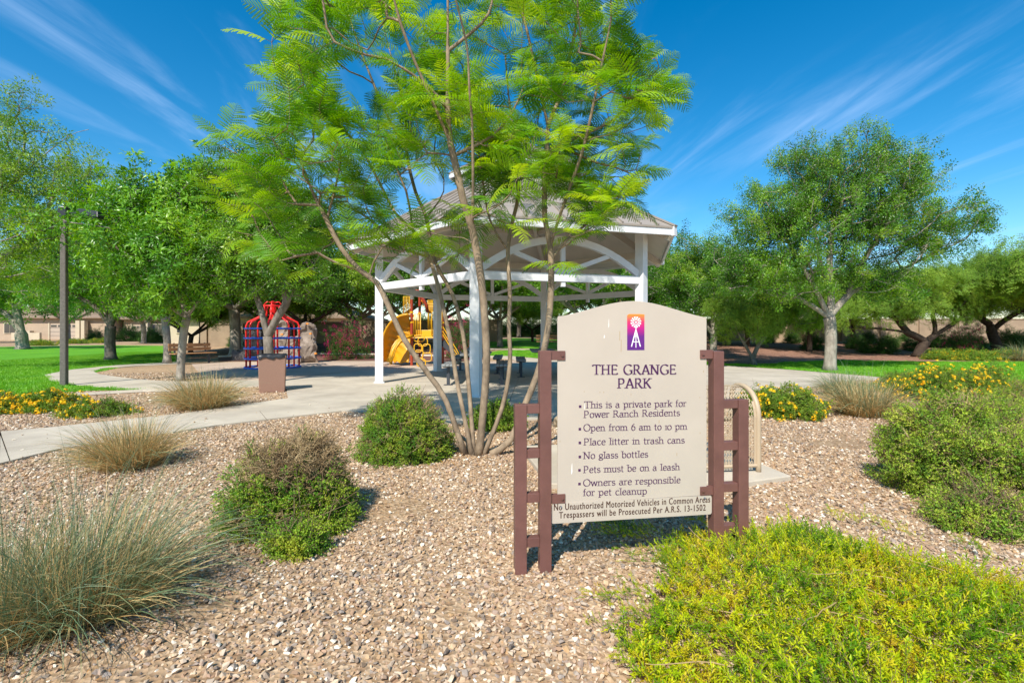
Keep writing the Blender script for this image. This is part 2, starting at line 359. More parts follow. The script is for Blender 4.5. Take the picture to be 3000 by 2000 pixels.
def frond_mesh(seed, ln=.47, curl=.5, npair=13):
    """bipinnate frond: rachis, paired pinnae, rows of tiny leaflets; grows along +X, droops to -Z"""
    r = random.Random(seed); mb = MB(); pts = []; p = Vector((0, 0, 0)); a = .25; k = 16
    for i in range(k + 1):
        pts.append(p.copy()); a -= curl * 1.25 / k * (0.6 + i / k); p = p + Vector((math.cos(a), r.gauss(0, .03), math.sin(a))) * ln / k
    mb.tube(pts, [.0026 * (1 - .7 * i / k) for i in range(k + 1)], 3, False, 1)
    for j in range(npair):
        t = .14 + .86 * j / (npair - 1); x = t * k; i = min(int(x), k - 1); b = pts[i].lerp(pts[i + 1], x - i); tg = (pts[i + 1] - pts[i]).normalized()
        pl = ln * (.31 * math.sin(math.pi * min(1, (t * .84 + .18))) ** .75 + .03) * r.uniform(.88, 1.08)
        for sgn in (-1, 1):
            side = Vector((0, sgn, 0)); d = (side * .93 + tg * (.28 + .55 * t) + Vector((0, 0, .10)) + rv(r, .05)).normalized(); drp = r.uniform(.2, .42)
            m = 8; up = d.cross(tg).normalized(); up = up if up.z > 0 else -up
            for s_ in range(m):
                u0, u1 = (s_ + .06) / m, (s_ + .86) / m; w = .0115 * (pl / .13) ** .5 * (1 - .6 * max(0, (u0 - .55) / .45) - .25 * max(0, (.25 - u0) / .25))
                f0 = b + d * pl * u0 - Vector((0, 0, pl * drp * u0 * u0)); f1 = b + d * pl * u1 - Vector((0, 0, pl * drp * u1 * u1)); q = d * pl / m * .45
                for z in (-1, 1):
                    o_ = tg * w * z + q * .8 - up * w * .30; mb.add([f0, f1, f1 + o_ * .95, f0 + o_], [(0, 1, 2, 3)], 0)
    return mb

# ------------------------------------------------------------------ woody growth: each tip is joined to the nearest, lowest-cost place on the growing skeleton
def grow(skel, tips, pen=.30, up=.5, seg=.35, r_tip=.006, r_base=.15, wig=.05, seed=1, sag=0.0):
    """skel: list of polylines [(points)], the first from the base, the others starting on an earlier one. Returns paths and tip directions"""
    rr = np.random.default_rng(seed); cap = 60 + sum(len(s) * 12 for s in skel) + len(tips) * 14
    A = np.zeros((cap, 3)); PL = np.zeros(cap); par = np.full(cap, -1); T = np.zeros((cap, 3)); n = 0; paths = []
    for s in skel:
        s = [np.array(p, float) for p in s]
        if n: 
            j = int(np.argmin(((A[:n] - s[0]) ** 2).sum(1))); path = [j]; prev = j; start = 1
        else: A[0] = s[0]; T[0] = (0, 0, 1); n = 1; path = [0]; prev = 0; start = 1
        # smooth the polyline (Catmull-Rom)
        q = [A[prev]] + s[1:]
        for i in range(len(q) - 1):
            p0 = q[max(i - 1, 0)]; p1 = q[i]; p2 = q[i + 1]; p3 = q[min(i + 2, len(q) - 1)]; m = max(2, int(np.linalg.norm(p2 - p1) / seg) + 1)
            m = min(m, 10)
            for k in range(1, m + 1):
                t = k / m; x = .5 * (2 * p1 + (p2 - p0) * t + (2 * p0 - 5 * p1 + 4 * p2 - p3) * t * t + (3 * p1 - p0 - 3 * p2 + p3) * t ** 3)
                A[n] = x; T[n] = x - A[prev]; T[n] /= np.linalg.norm(T[n]) + 1e-9; PL[n] = PL[prev] + np.linalg.norm(x - A[prev]); par[n] = prev; path.append(n); prev = n; n += 1
        paths.append(path)
    nsk = n; tips = np.asarray(tips, float)
    d0 = np.array([((A[:n] - t) ** 2).sum(1).min() for t in tips]); ends = []; lo = min(3, n - 1)
    for ti in np.argsort(d0):
        t = tips[ti]; v = A[:n] - t; d = np.sqrt((v ** 2).sum(1)); cost = d + pen * PL[:n] + up * np.maximum(0, v[:, 2])
        cost[:lo] += 50
        j = int(np.argmin(cost)); D = d[j]; m = int(min(9, max(2, D / seg + 1))); a = A[j]; ta = T[j]
        dirn = (t - a) / (D + 1e-9); b1 = a + (ta * .6 + dirn * .5) * D * .33; b2 = t - (dirn * .8 + np.array([0, 0, .35 - sag])) * D * .3
        path = [j]; prev = j
        for k in range(1, m + 1):
            s = k / m; x = (1 - s) ** 3 * a + 3 * (1 - s) ** 2 * s * b1 + 3 * (1 - s) * s * s * b2 + s ** 3 * t
            if k < m: x = x + rr.normal(0, wig * min(D, 1) * .5, 3)
            A[n] = x; T[n] = x - A[prev]; T[n] /= np.linalg.norm(T[n]) + 1e-9; PL[n] = PL[prev] + np.linalg.norm(x - A[prev]); par[n] = prev; path.append(n); prev = n; n += 1
        paths.append(path); ends.append(prev)
    cnt = np.zeros(n); 
    for e in ends:
        j = e
        while j >= 0: cnt[j] += 1; j = par[j]
    cnt = np.maximum(cnt, 1); p = math.log(r_base / r_tip) / math.log(max(2, cnt[0])); rad = r_tip * cnt ** p
    return A[:n], rad, paths, ends, T[:n], len(skel), par
def wood(mb, A, rad, paths, flare=True, nmax=9):
    for k, path in enumerate(paths):
        if len(path) < 2: continue
        rs = [rad[i] for i in path]; 
        if k: rs[0] = min(rs[0], rs[1] * 1.15)
        pts = [A[i] for i in path]
        if k == 0 and flare: rs[0] *= 1.45; rs[1] *= 1.08
        n = nmax if rs[0] > .05 else (6 if rs[0] > .02 else (4 if rs[0] > .008 else 3))
        mb.tube(pts, rs, n, k == 0)
def blob_points(cs, n, seed, lump=.5, shell=.45):
    """points in a union of ellipsoids [(centre, radii)], crowded towards the outside, with gaps between lumps"""
    rr = np.random.default_rng(seed); out_ = []; vol = np.array([c[1][0] * c[1][1] * c[1][2] for c in cs]) ** .8; vol /= vol.sum(); tries = 0
    while len(out_) < n and tries < n * 40:
        tries += 1; c, r = cs[rr.choice(len(cs), p=vol)]; d = rr.normal(size=3); d /= np.linalg.norm(d); q = rr.random() ** shell
        wob = 1 + .28 * noise.noise(Vector((d * 2.3 + seed).tolist()))
        p = np.array(c) + d * q * np.array(r) * wob
        if noise.noise(Vector((p * 1.1 / max(.6, r[0] * .35) + seed * 3.1).tolist())) < -lump * .3: continue
        out_.append(p)
    return np.array(out_)
def leaves_on(A, T, paths, ends, per, spread, seed, skip, out_bias=.8, centre=None, up=.35):
    """positions and directions of leaf clusters: along the last stretch of each twig"""
    rr = np.random.default_rng(seed); pos = []; dr = []
    for path in paths[skip:]:
        L_ = len(path)
        for k in range(per):
            x = L_ - 1 - rr.random() ** 1.6 * min(L_ - 1, 3.2); i = int(x); i2 = min(i + 1, L_ - 1); p = A[path[i]] * (1 - (x - i)) + A[path[i2]] * (x - i)
            d = T[path[i2]] * .6 + rr.normal(0, .75, 3)
            if centre is not None: q = p - centre; d += q / (np.linalg.norm(q) + 1e-6) * out_bias
            d[2] += up; pos.append(p + rr.normal(0, spread, 3)); dr.append(d)
    return np.array(pos), np.array(dr)
V_ASH = [variant('ash_twig', leaf_cluster(i, 22, .085, .030, .24, whorl=(i % 2 == 0)), [m_leafA, m_bark]) for i in range(4)]
V_OAK = [variant('oak_twig', leaf_cluster(20 + i, 26, .060, .024, .26, whorl=False), [m_leafB, m_barkp]) for i in range(4)]
V_PAL = [variant('pale_twig', leaf_cluster(30 + i, 22, .085, .026, .30), [m_leafP, m_barkp]) for i in range(3)]
V_MSQ = [variant('mesquite_twig', fine_cluster(40 + i), [m_leafM, m_barkd]) for i in range(3)]
V_FAR = [variant('far_twig', leaf_cluster(50 + i, 22, .13, .055, .45), [m_leafB, m_bark]) for i in range(3)]
def tree(name, label, base, skel, blobs, ntip, per, V, bark, leafscale=1.0, seed=1, r_base=.2, r_tip=.009, cat='tree', group=None, spread=.12, cluster_size=.28, pen=.28, up=.35, lump=.5, shell=.5, crown='crown'):
    root = empty(name, base, label, cat, group)
    tips = blob_points(blobs, ntip, seed, lump, shell)
    A, rad, paths, ends, T, ns, par = grow(skel, tips, pen=pen, seg=.35, r_tip=r_tip, r_base=r_base, seed=seed)
    mb = MB(); wood(mb, A, rad, paths); mb.build('trunk', bark, root, smooth=True)
    c = np.mean([b[0] for b in blobs], 0)
    pos, dr = leaves_on(A, T, paths, ends, per, spread, seed, ns, centre=c, up=up)
    scatter(crown, V, pos, eul(dr), rng.uniform(.7, 1.3, len(pos)) * leafscale, root)
    return root
def pxtree(name, label, D, basepx, limbs, ells, ntip, per, V, bark, seed=1, depth=.8, rb=.2, gz=None, **kw):
    """limbs and crown ellipses are given as the photograph shows them, at the tree's own distance"""
    b = P(basepx[0], HY, D); b.z = hgt(b.x, b.y) - .03
    rr = random.Random(seed); sk = []
    for k, l in enumerate(limbs):
        dd = 0 if k == 0 else rr.uniform(-1, 1); pts = []
        for i, q in enumerate(l):
            off = 0 if k == 0 else dd * i * .12 * abs(l[-1][1] - l[0][1]) * D / F / max(1, len(l) - 1) * 2.5
            pts.append(P(q[0], q[1], D + off) * 1.0)
        if k == 0: pts[0] = b.copy()
        sk.append([tuple(p) for p in pts])
    bl = [(np.array(P(e[0], e[1], D + (e[4] if len(e) > 4 else 0))), np.array([e[2] * D / F, e[2] * D / F * depth, e[3] * D / F])) for e in ells]
    return tree(name, label, b, sk, bl, ntip, per, V, bark, seed=seed, r_base=rb, **kw)

# ------------------------------------------------------------------ ground, paving
def sheet(name, poly, mtl, lift, step=1.2, kind='structure', parent=None):
    """a polygon laid over the ground, lifted a little, cut on a grid so it follows the slope"""
    bm = bmesh.new(); f = bm.faces.new([bm.verts.new((p[0], p[1], 0)) for p in poly]); bm.normal_update()
    if f.normal.z < 0: bmesh.ops.reverse_faces(bm, faces=[f])
    xs = [p[0] for p in poly]; ys = [p[1] for p in poly]
    y = math.floor(min(ys) / step) * step
    while y < max(ys):
        bmesh.ops.bisect_plane(bm, geom=bm.verts[:] + bm.edges[:] + bm.faces[:], plane_co=(0, y, 0), plane_no=(0, 1, 0)); y += step
    x = math.floor(min(xs) / step) * step
    while x < max(xs):
        bmesh.ops.bisect_plane(bm, geom=bm.verts[:] + bm.edges[:] + bm.faces[:], plane_co=(x, 0, 0), plane_no=(1, 0, 0)); x += step
    for v_ in bm.verts: v_.co.z = hgt(v_.co.x, v_.co.y) + lift
    me = bpy.data.meshes.new(name); bm.to_mesh(me); bm.free(); me.materials.append(mtl); o = link(name, me); props(o, kind=kind); return o
def ground():
    xs = np.concatenate([np.linspace(-420, -62, 14), np.arange(-60, 60.1, 1.5), np.linspace(62, 420, 14)]); ys = np.concatenate([np.arange(-14, 60, 1.5), np.linspace(62, 700, 20)])
    mb = MB(); nx = len(xs)
    vs_ = [(x, y, hgt(x, y) + (0 if y < 12 else 0)) for y in ys for x in xs]
    fs_ = [(j * nx + i, j * nx + i + 1, (j + 1) * nx + i + 1, (j + 1) * nx + i) for j in range(len(ys) - 1) for i in range(nx - 1)]
    mb.add(vs_, fs_); me = mb.mesh('ground', m_soil, True); o = link('ground', me); props(o, kind='structure')
ground()
def gp(pts): return [(G(*p).x, G(*p).y) for p in pts]
LAWN_L = gp([(-900, 1185), (0, 1168), (130, 1153), (260, 1145), (420, 1142), (420, 1125), (300, 1116), (262, 1095), (350, 1076), (510, 1064), (508, 1013), (300, 1011), (0, 1016), (-900, 1024)])
LAWN_R = gp([(1395, 1042), (1500, 1043), (1580, 1050), (1700, 1058), (1900, 1062), (2123, 1071), (2292, 1081), (2535, 1101), (2656, 1113), (2900, 1128), (3500, 1160), (3800, 1066), (3000, 1061), (2700, 1060), (2450, 1056), (2300, 1062), (2250, 1068), (2123, 1066), (1900, 1040), (1700, 1026), (1560, 1025), (1480, 1027), (1430, 1032)])
LAWN_F = gp([(1400, 1019), (1500, 1020), (1700, 1024), (1760, 1004), (1640, 992), (1500, 990), (1440, 1000)])
sheet('lawn', LAWN_L, m_lawn, .010, 2.0)
sheet('lawn', LAWN_R, m_lawn, .010, 2.0)
sheet('lawn', LAWN_F, m_lawn, .010, 2.0)
sheet('path', gp([(1400, 1024), (1700, 1028), (1700, 1024.5), (1400, 1020.5)]), m_conc, .014, 3.0)
SAND = gp([(560, 1066), (700, 1060), (930, 1058), (1090, 1058), (1320, 1060), (1400, 1062), (1500, 1055), (1524, 1066), (1400, 1071), (1266, 1076), (1090, 1085), (977, 1099), (840, 1113), (765, 1116), (650, 1118), (600, 1112)])
sheet('playground_sand', SAND, m_sand, .012, 2.0)
sheet('rubber_paving', gp([(640, 1059), (930, 1057), (1090, 1057), (1330, 1060), (1420, 1052), (1400, 1046), (1090, 1041), (930, 1039), (640, 1047)]), m_rubber, .018, 2.0)
SLAB = gp([(-900, 1560), (0, 1363), (180, 1318), (446, 1280), (638, 1249), (1000, 1207), (1130, 1212), (1306, 1242), (1389, 1242), (1631, 1227), (2000, 1192), (2200, 1165), (2333, 1145), (2454, 1121), (2535, 1113), (2660, 1115), (2535, 1103), (2292, 1083), (2123, 1073), (1900, 1064), (1700, 1060), (1580, 1052), (1500, 1044), (1420, 1043), (1415, 1047), (1500, 1053), (1527, 1066), (1400, 1070), (1266, 1075), (1090, 1084), (977, 1098), (840, 1112), (765, 1115), (650, 1117), (560, 1119), (480, 1118), (400, 1112), (340, 1105), (290, 1097), (275, 1090), (300, 1081), (400, 1073), (520, 1067), (520, 1061), (350, 1070), (200, 1085), (128, 1100), (150, 1118), (230, 1130), (350, 1140), (480, 1143), (620, 1137), (765, 1133), (838, 1138), (843, 1169), (753, 1182), (536, 1214), (153, 1255), (0, 1268), (-900, 1400)])
pav = None
def paving():
    global pav
    pav = empty('pavement', (0, 0, 0)); pav['kind'] = 'structure'
    bm = bmesh.new(); f = bm.faces.new([bm.verts.new((p[0], p[1], 0)) for p in SLAB]); bm.normal_update()
    if f.normal.z < 0: bmesh.ops.reverse_faces(bm, faces=[f])
    cuts = []
    for a, b in (((536, 1214), (638, 1249)), ((1529, 1084), (1500, 1160)), ((0, 1268), (30, 1357)), ((840, 1150), (1000, 1207)), ((1160, 1128), (1350, 1150)), ((1010, 1110), (1200, 1112)), ((1900, 1100), (2120, 1160)), ((700, 1117), (720, 1134)), ((1300, 1180), (1500, 1168)), ((2300, 1084), (2454, 1121))):
        a = G(*a); b = G(*b); cuts.append((a, b - a))
    c = Vector((.21, 13.84, 0))
    for co, d in cuts:
        no = Vector((-d.y, d.x, 0)).normalized()
        mid = co + d * .5
        fs = [q for q in bm.faces if (lambda bb: bb[0] <= mid.x <= bb[1] and bb[2] <= mid.y <= bb[3])((min(v.co.x for v in q.verts), max(v.co.x for v in q.verts), min(v.co.y for v in q.verts), max(v.co.y for v in q.verts)))]
        geom = set(fs)
        for q in fs: geom.update(q.verts); geom.update(q.edges)
        bmesh.ops.bisect_plane(bm, geom=list(geom), plane_co=(co.x, co.y, 0), plane_no=no)
    for q in bm.faces[:]:
        ps = [v.co.copy() for v in q.verts]; n = len(ps)
        if q.calc_area() < .05: continue
        outp = []
        for i in range(n):
            a, b, d = ps[i - 1], ps[i], ps[(i + 1) % n]; e1 = (b - a).normalized(); e2 = (d - b).normalized()
            n1 = Vector((-e1.y, e1.x, 0)); n2 = Vector((-e2.y, e2.x, 0)); m = (n1 + n2)
            m = m / max(.6, m.length_squared / 1.0) * 1.0
            w = b + m * .010; outp.append((w.x, w.y, hgt(w.x, w.y)))
        mb = MB(); mb.prism(outp, -.09, .025); o = mb.build('concrete_slab', m_conc, pav)
    bm.free()
paving()
# thin concrete edging between the left lawn and the gravel
edge = MB(); ep = [G(*p) + Vector((0, 0, .02)) for p in ((-100, 1196), (60, 1180), (185, 1163), (300, 1156), (420, 1149), (520, 1147))]
edge.tube(ep, .06, 6); props(edge.build('kerb', m_conc), kind='structure')
ke = MB(); ke.tube([G(*p) + Vector((0, 0, .03)) for p in ((640, 1047), (930, 1038.5), (1090, 1040), (1300, 1045), (1420, 1046))], .08, 6); props(ke.build('kerb', m_conc), kind='structure')

def inpoly(x, y, poly):
    x = np.asarray(x); y = np.asarray(y); c = np.zeros(len(x), bool); n = len(poly); j = n - 1
    for i in range(n):
        xi, yi = poly[i][:2]; xj, yj = poly[j][:2]
        k = ((yi > y) != (yj > y)) & (x < (xj - xi) * (y - yi) / (yj - yi + 1e-12) + xi); c ^= k; j = i
    return c
hv = np.vectorize(hgt)

# gravel: crushed stones, each its own instance
def stone(seed):
    r = random.Random(seed); bm = bmesh.new()
    for _ in range(11):
        d = rv(r).normalized(); bm.verts.new((d.x * r.uniform(.75, 1.15), d.y * r.uniform(.55, .9), d.z * r.uniform(.32, .55)))
    bmesh.ops.convex_hull(bm, input=bm.verts); bmesh.ops.delete(bm, geom=[v for v in bm.verts if not v.link_faces], context='VERTS')
    me = bpy.data.meshes.new('stone'); bm.to_mesh(me); bm.free(); me.materials.append(m_stone); return bpy.data.objects.new('stone_source', me)
STONES = [stone(i) for i in range(10)]
GC = gp([(1930, 1640), (2000, 1600), (2120, 1585), (2350, 1580), (2560, 1625), (2800, 1690), (3400, 1880), (3600, 2600), (2050, 2600), (1960, 2020), (1850, 1930), (1800, 1870), (1930, 1790), (1970, 1710)])
PAD = [(.235 + a, b) for a, b in ((0, 0),)]
def gravel():
    P_ = []
    for (y0, y1, st, s0, s1) in ((.9, 3.6, .0212, .0100, .0215), (3.6, 5.6, .0250, .0118, .0230), (5.6, 9.0, .033, .0145, .026), (9.0, 16., .062, .017, .03)):
        hw = 1.3 * y1 + .6; xs = np.arange(-hw, hw, st); ys = np.arange(y0, y1, st); X, Y = np.meshgrid(xs, ys); X = X.ravel() + rng.uniform(-.5, .5, X.size) * st; Y = Y.ravel() + rng.uniform(-.5, .5, Y.size) * st
        k = (np.abs(X) < 1.17 * Y + .7) & (~inpoly(X, Y, SLAB) | (rng.random(len(X)) < (.0035 if y0 < 8 else 0))) & ~inpoly(X, Y, LAWN_L) & ~inpoly(X, Y, LAWN_R) & ~inpoly(X, Y, SAND)
        X = X[k]; Y = Y[k]
        bare = np.array([noise.noise(Vector((x * .9, y * .9, 4.2))) + .5 * noise.noise(Vector((x * 3.1, y * 3.1, 1.2))) for x, y in zip(X, Y)])
        k = rng.random(len(X)) > np.clip((bare - .24) * 2.6, 0, .85); X = X[k]; Y = Y[k]
        big = rng.random(len(X)); S = s0 * .72 + (s1 * 1.06 - s0 * .72) * big ** 1.9
        P_.append(np.stack([X, Y, hv(X, Y) + rng.uniform(-.2, .65, len(X)) * S + .028 * inpoly(X, Y, SLAB), S], 1))
    P_ = np.concatenate(P_); n = len(P_)
    rot = np.stack([rng.normal(0, .42, n), rng.normal(0, .42, n), rng.uniform(0, 6.28, n)], 1)
    o = scatter('gravel', STONES, P_[:, :3], rot, P_[:, 3] * 1.0)
    props(o, kind='stuff'); return n
N_GRAVEL = gravel()

# ------------------------------------------------------------------ the park sign
E0 = Vector((math.cos(math.radians(8.6)), math.sin(math.radians(8.6)), 0)); NRM = Vector((E0.y, -E0.x, 0))   # along the panel; towards the reader
S0 = Vector((.268, 2.805, 0))
def sg(px, py):
    """pixel on the plane of the sign -> (distance along it, height)"""
    k = (px - CX) / F; s = (k * S0.y - S0.x) / (E0.x - k * E0.y); D = S0.y + s * E0.y; return s, CH - (py - HY) * D / F
def SP(s, z, f=0.0): return S0 + E0 * s + Vector((0, 0, z)) + NRM * f
RS = Matrix((E0, -NRM, Vector((0, 0, 1)))).transposed()          # local x along, y away from the reader, z up
def flat(mb, poly, f0, f1, mi=0):
    """plate with outline [(s, z)] between the offsets f0 (back) and f1 (front)"""
    n = len(poly); vs_ = [SP(s, z, f0) for s, z in poly] + [SP(s, z, f1) for s, z in poly]
    mb.add(vs_, [tuple(range(n - 1, -1, -1)), tuple(range(n, 2 * n))] + [(i, (i + 1) % n, n + (i + 1) % n, n + i) for i in range(n)], mi)
GL = {}
def arc(cx, cy, rx, ry, a0, a1, n=14): return [(cx + rx * math.cos(math.radians(a0 + (a1 - a0) * i / n)), cy + ry * math.sin(math.radians(a0 + (a1 - a0) * i / n))) for i in range(n + 1)]
X_ = .66
def glyphs():
    g = GL; v = lambda x, y0, y1: [(x, y0), (x, y1)]
    g['T'] = (.78, [v(.36, 0, 1), [(.02, .97), (.70, .97)], [(.02, .97), (.02, .84)], [(.70, .97), (.70, .84)]], [(.36, 0)])
    g['H'] = (.88, [v(.14, 0, 1), v(.68, 0, 1), [(.14, .52), (.68, .52)]], [(.14, 0), (.68, 0), (.14, 1), (.68, 1)])
    g['E'] = (.70, [v(.14, 0, 1), [(.10, .97), (.56, .97)], [(.14, .52), (.48, .52)], [(.10, .03), (.60, .03)], [(.56, .97), (.56, .84)], [(.60, .03), (.60, .17)], [(.48, .59), (.48, .45)]], [])
    g['G'] = (.92, [arc(.50, .5, .40, .5, 48, 335, 22), [(.78, .40), (.78, .08)], [(.60, .42), (.90, .42)], [(.76, .86), (.78, .98)]], [])
    g['R'] = (.80, [v(.14, 0, 1), [(.06, .97), (.34, .97)] + arc(.36, .735, .20, .235, 90, -90, 10) + [(.14, .50)], [(.36, .50), (.56, .16), (.70, .02), (.78, .03)]], [(.14, 0)])
    g['A'] = (.82, [[(.08, 0), (.40, 1)], [(.40, 1), (.72, 0)], [(.20, .33), (.60, .33)]], [(.08, 0), (.72, 0)])
    g['N'] = (.88, [v(.13, 0, 1), v(.71, 0, 1), [(.11, .98), (.71, .0)]], [(.13, 0), (.71, 1), (.09, 1)])
    g['P'] = (.72, [v(.14, 0, 1), [(.06, .97), (.34, .97)] + arc(.36, .71, .22, .26, 90, -90, 10) + [(.14, .45)]], [(.14, 0)])
    g['K'] = (.80, [v(.14, 0, 1), [(.66, 1), (.16, .44)], [(.30, .58), (.66, .04), (.76, .02)]], [(.14, 0), (.14, 1), (.66, 1)])
    g['O'] = (.92, [arc(.46, .5, .39, .5, 0, 360, 26)], [])
    g['a'] = (.58, [arc(.25, .46, .17, .18, 160, 0, 8) + [(.42, .08), (.52, .02)], arc(.24, .19, .19, .19, 40, 330, 14)], [])
    g['b'] = (.62, [v(.12, 0, 1), arc(.32, .33, .22, .33, 150, -150, 16)], [(.09, 1)])
    g['c'] = (.52, [arc(.30, .33, .23, .33, 50, 318, 16)], [])
    g['d'] = (.64, [v(.50, 0, 1), arc(.30, .33, .22, .33, 30, 330, 16), [(.50, .02), (.60, .02)]], [(.47, 1)])
    g['e'] = (.56, [[(.09, .36), (.50, .36)] + arc(.30, .36, .20, .30, 0, 180, 10)[1:] + arc(.31, .33, .24, .33, 180, 318, 10)], [])
    g['f'] = (.38, [[(.16, 0), (.16, .80)] + arc(.30, .80, .14, .19, 180, 70, 6), [(.02, X_ - .03), (.34, X_ - .03)]], [(.16, 0)])
    g['g'] = (.58, [arc(.26, .42, .19, .22, 0, 360, 16), [(.42, .58), (.56, .63)], arc(.26, -.10, .24, .15, 0, 360, 16), [(.14, .22), (.12, .08), (.34, .05)]], [])
    g['h'] = (.66, [v(.13, 0, 1), arc(.32, .42, .19, .22, 160, 0, 9) + [(.51, 0)]], [(.13, 0), (.51, 0), (.09, 1)])
    g['i'] = (.30, [v(.15, 0, X_), [(.15, .80), (.15, .90)]], [(.15, 0), (.11, X_)])
    g['k'] = (.60, [v(.13, 0, 1), [(.48, X_), (.15, .26)], [(.25, .36), (.52, .02), (.58, .02)]], [(.13, 0), (.09, 1), (.48, X_)])
    g['l'] = (.30, [v(.15, 0, 1)], [(.15, 0), (.11, 1)])
    g['m'] = (.98, [v(.13, 0, X_), arc(.31, .42, .18, .22, 160, 0, 8) + [(.49, 0)], arc(.67, .42, .18, .22, 160, 0, 8) + [(.85, 0)]], [(.13, 0), (.49, 0), (.85, 0), (.09, X_)])
    g['n'] = (.66, [v(.13, 0, X_), arc(.32, .42, .19, .22, 160, 0, 9) + [(.51, 0)]], [(.13, 0), (.51, 0), (.09, X_)])
    g['o'] = (.60, [arc(.30, .33, .23, .33, 0, 360, 20)], [])
    g['p'] = (.64, [v(.13, -.30, X_), arc(.33, .33, .22, .33, 150, -150, 16)], [(.13, -.30), (.09, X_)])
    g['r'] = (.46, [v(.14, 0, X_), arc(.32, .42, .18, .22, 160, 50, 6)], [(.14, 0), (.10, X_)])
    g['s'] = (.48, [arc(.24, .49, .15, .16, 20, 240, 9) + arc(.25, .17, .17, .17, 60, -160, 9)], [])
    g['t'] = (.40, [[(.16, .88), (.16, .14)] + arc(.27, .14, .11, .14, 180, 310, 6), [(.02, X_ - .03), (.34, X_ - .03)]], [])
    g['u'] = (.66, [[(.13, X_), (.13, .24)] + arc(.32, .24, .19, .24, 180, 350, 9), v(.51, 0, X_), [(.51, .02), (.60, .02)]], [(.09, X_), (.47, X_)])
    g['v'] = (.58, [[(.06, X_), (.29, 0)], [(.29, 0), (.52, X_)]], [(.06, X_), (.52, X_)])
    g['w'] = (.84, [[(.06, X_), (.24, 0)], [(.24, 0), (.42, X_)], [(.42, X_), (.60, 0)], [(.60, 0), (.78, X_)]], [(.06, X_), (.78, X_)])
    g['6'] = (.62, [arc(.32, .30, .22, .30, 0, 360, 18), [(.10, .30), (.14, .60), (.30, .85), (.46, .97)]], [])
    g['1'] = (.30, [v(.15, 0, X_)], [(.15, 0), (.15, X_)]); g['0'] = (.62, [arc(.30, .33, .25, .33, 0, 360, 20)], [])
glyphs()
def write(mb, text, s_l, s_r, z_l, z_r, h, wt, wn, f=.0052, serif=.17):
    adv = sum(GL[c][0] if c != ' ' else .42 for c in text); kx = (s_r - s_l) / adv; x = 0
    def T(px_, py_, cx_): 
        s = s_l + (cx_ + px_) * kx; t = (s - s_l) / (s_r - s_l); return s, z_l + (z_r - z_l) * t + py_ * h
    for c in text:
        if c == ' ': x += .42; continue
        a, strokes, ser = GL[c]
        for st in strokes:
            pts = [T(p[0], p[1], x) for p in st]; k = len(pts); closed = math.hypot(pts[0][0] - pts[-1][0], pts[0][1] - pts[-1][1]) < 1e-6; vs_ = []
            for i, (s, z) in enumerate(pts):
                a0 = pts[(i - 1) % (k - 1) if closed else max(i - 1, 0)]; a1 = pts[(i + 1) % (k - 1) if closed else min(i + 1, k - 1)]; dx, dz = a1[0] - a0[0], a1[1] - a0[1]; ll = math.hypot(dx, dz) + 1e-9; dx /= ll; dz /= ll
                slant = .25 if dx * dz > 0 else -.12
                w = (wt * max(0, abs(dz) - slant * abs(dx) * 1.2) + wn * abs(dx)) / 2; w = max(w, wn / 2)
                vs_ += [SP(s - dz * w, z + dx * w, f), SP(s + dz * w, z - dx * w, f)]
            mb.add(vs_, [(2 * i, 2 * i + 1, 2 * i + 3, 2 * i + 2) for i in range(k - 1)])
        for (sx_, sy_) in ser:
            s, z = T(sx_, sy_, x); w = serif * kx * .8 + wt * .35; d = wn * .42; zz_ = z + (d if sy_ <= 0 else -d)
            mb.add([SP(s - w, zz_ - d, f + .0002), SP(s + w, zz_ - d, f + .0002), SP(s + w, zz_ + d, f + .0002), SP(s - w, zz_ + d, f + .0002)], [(0, 1, 2, 3)])
        x += a
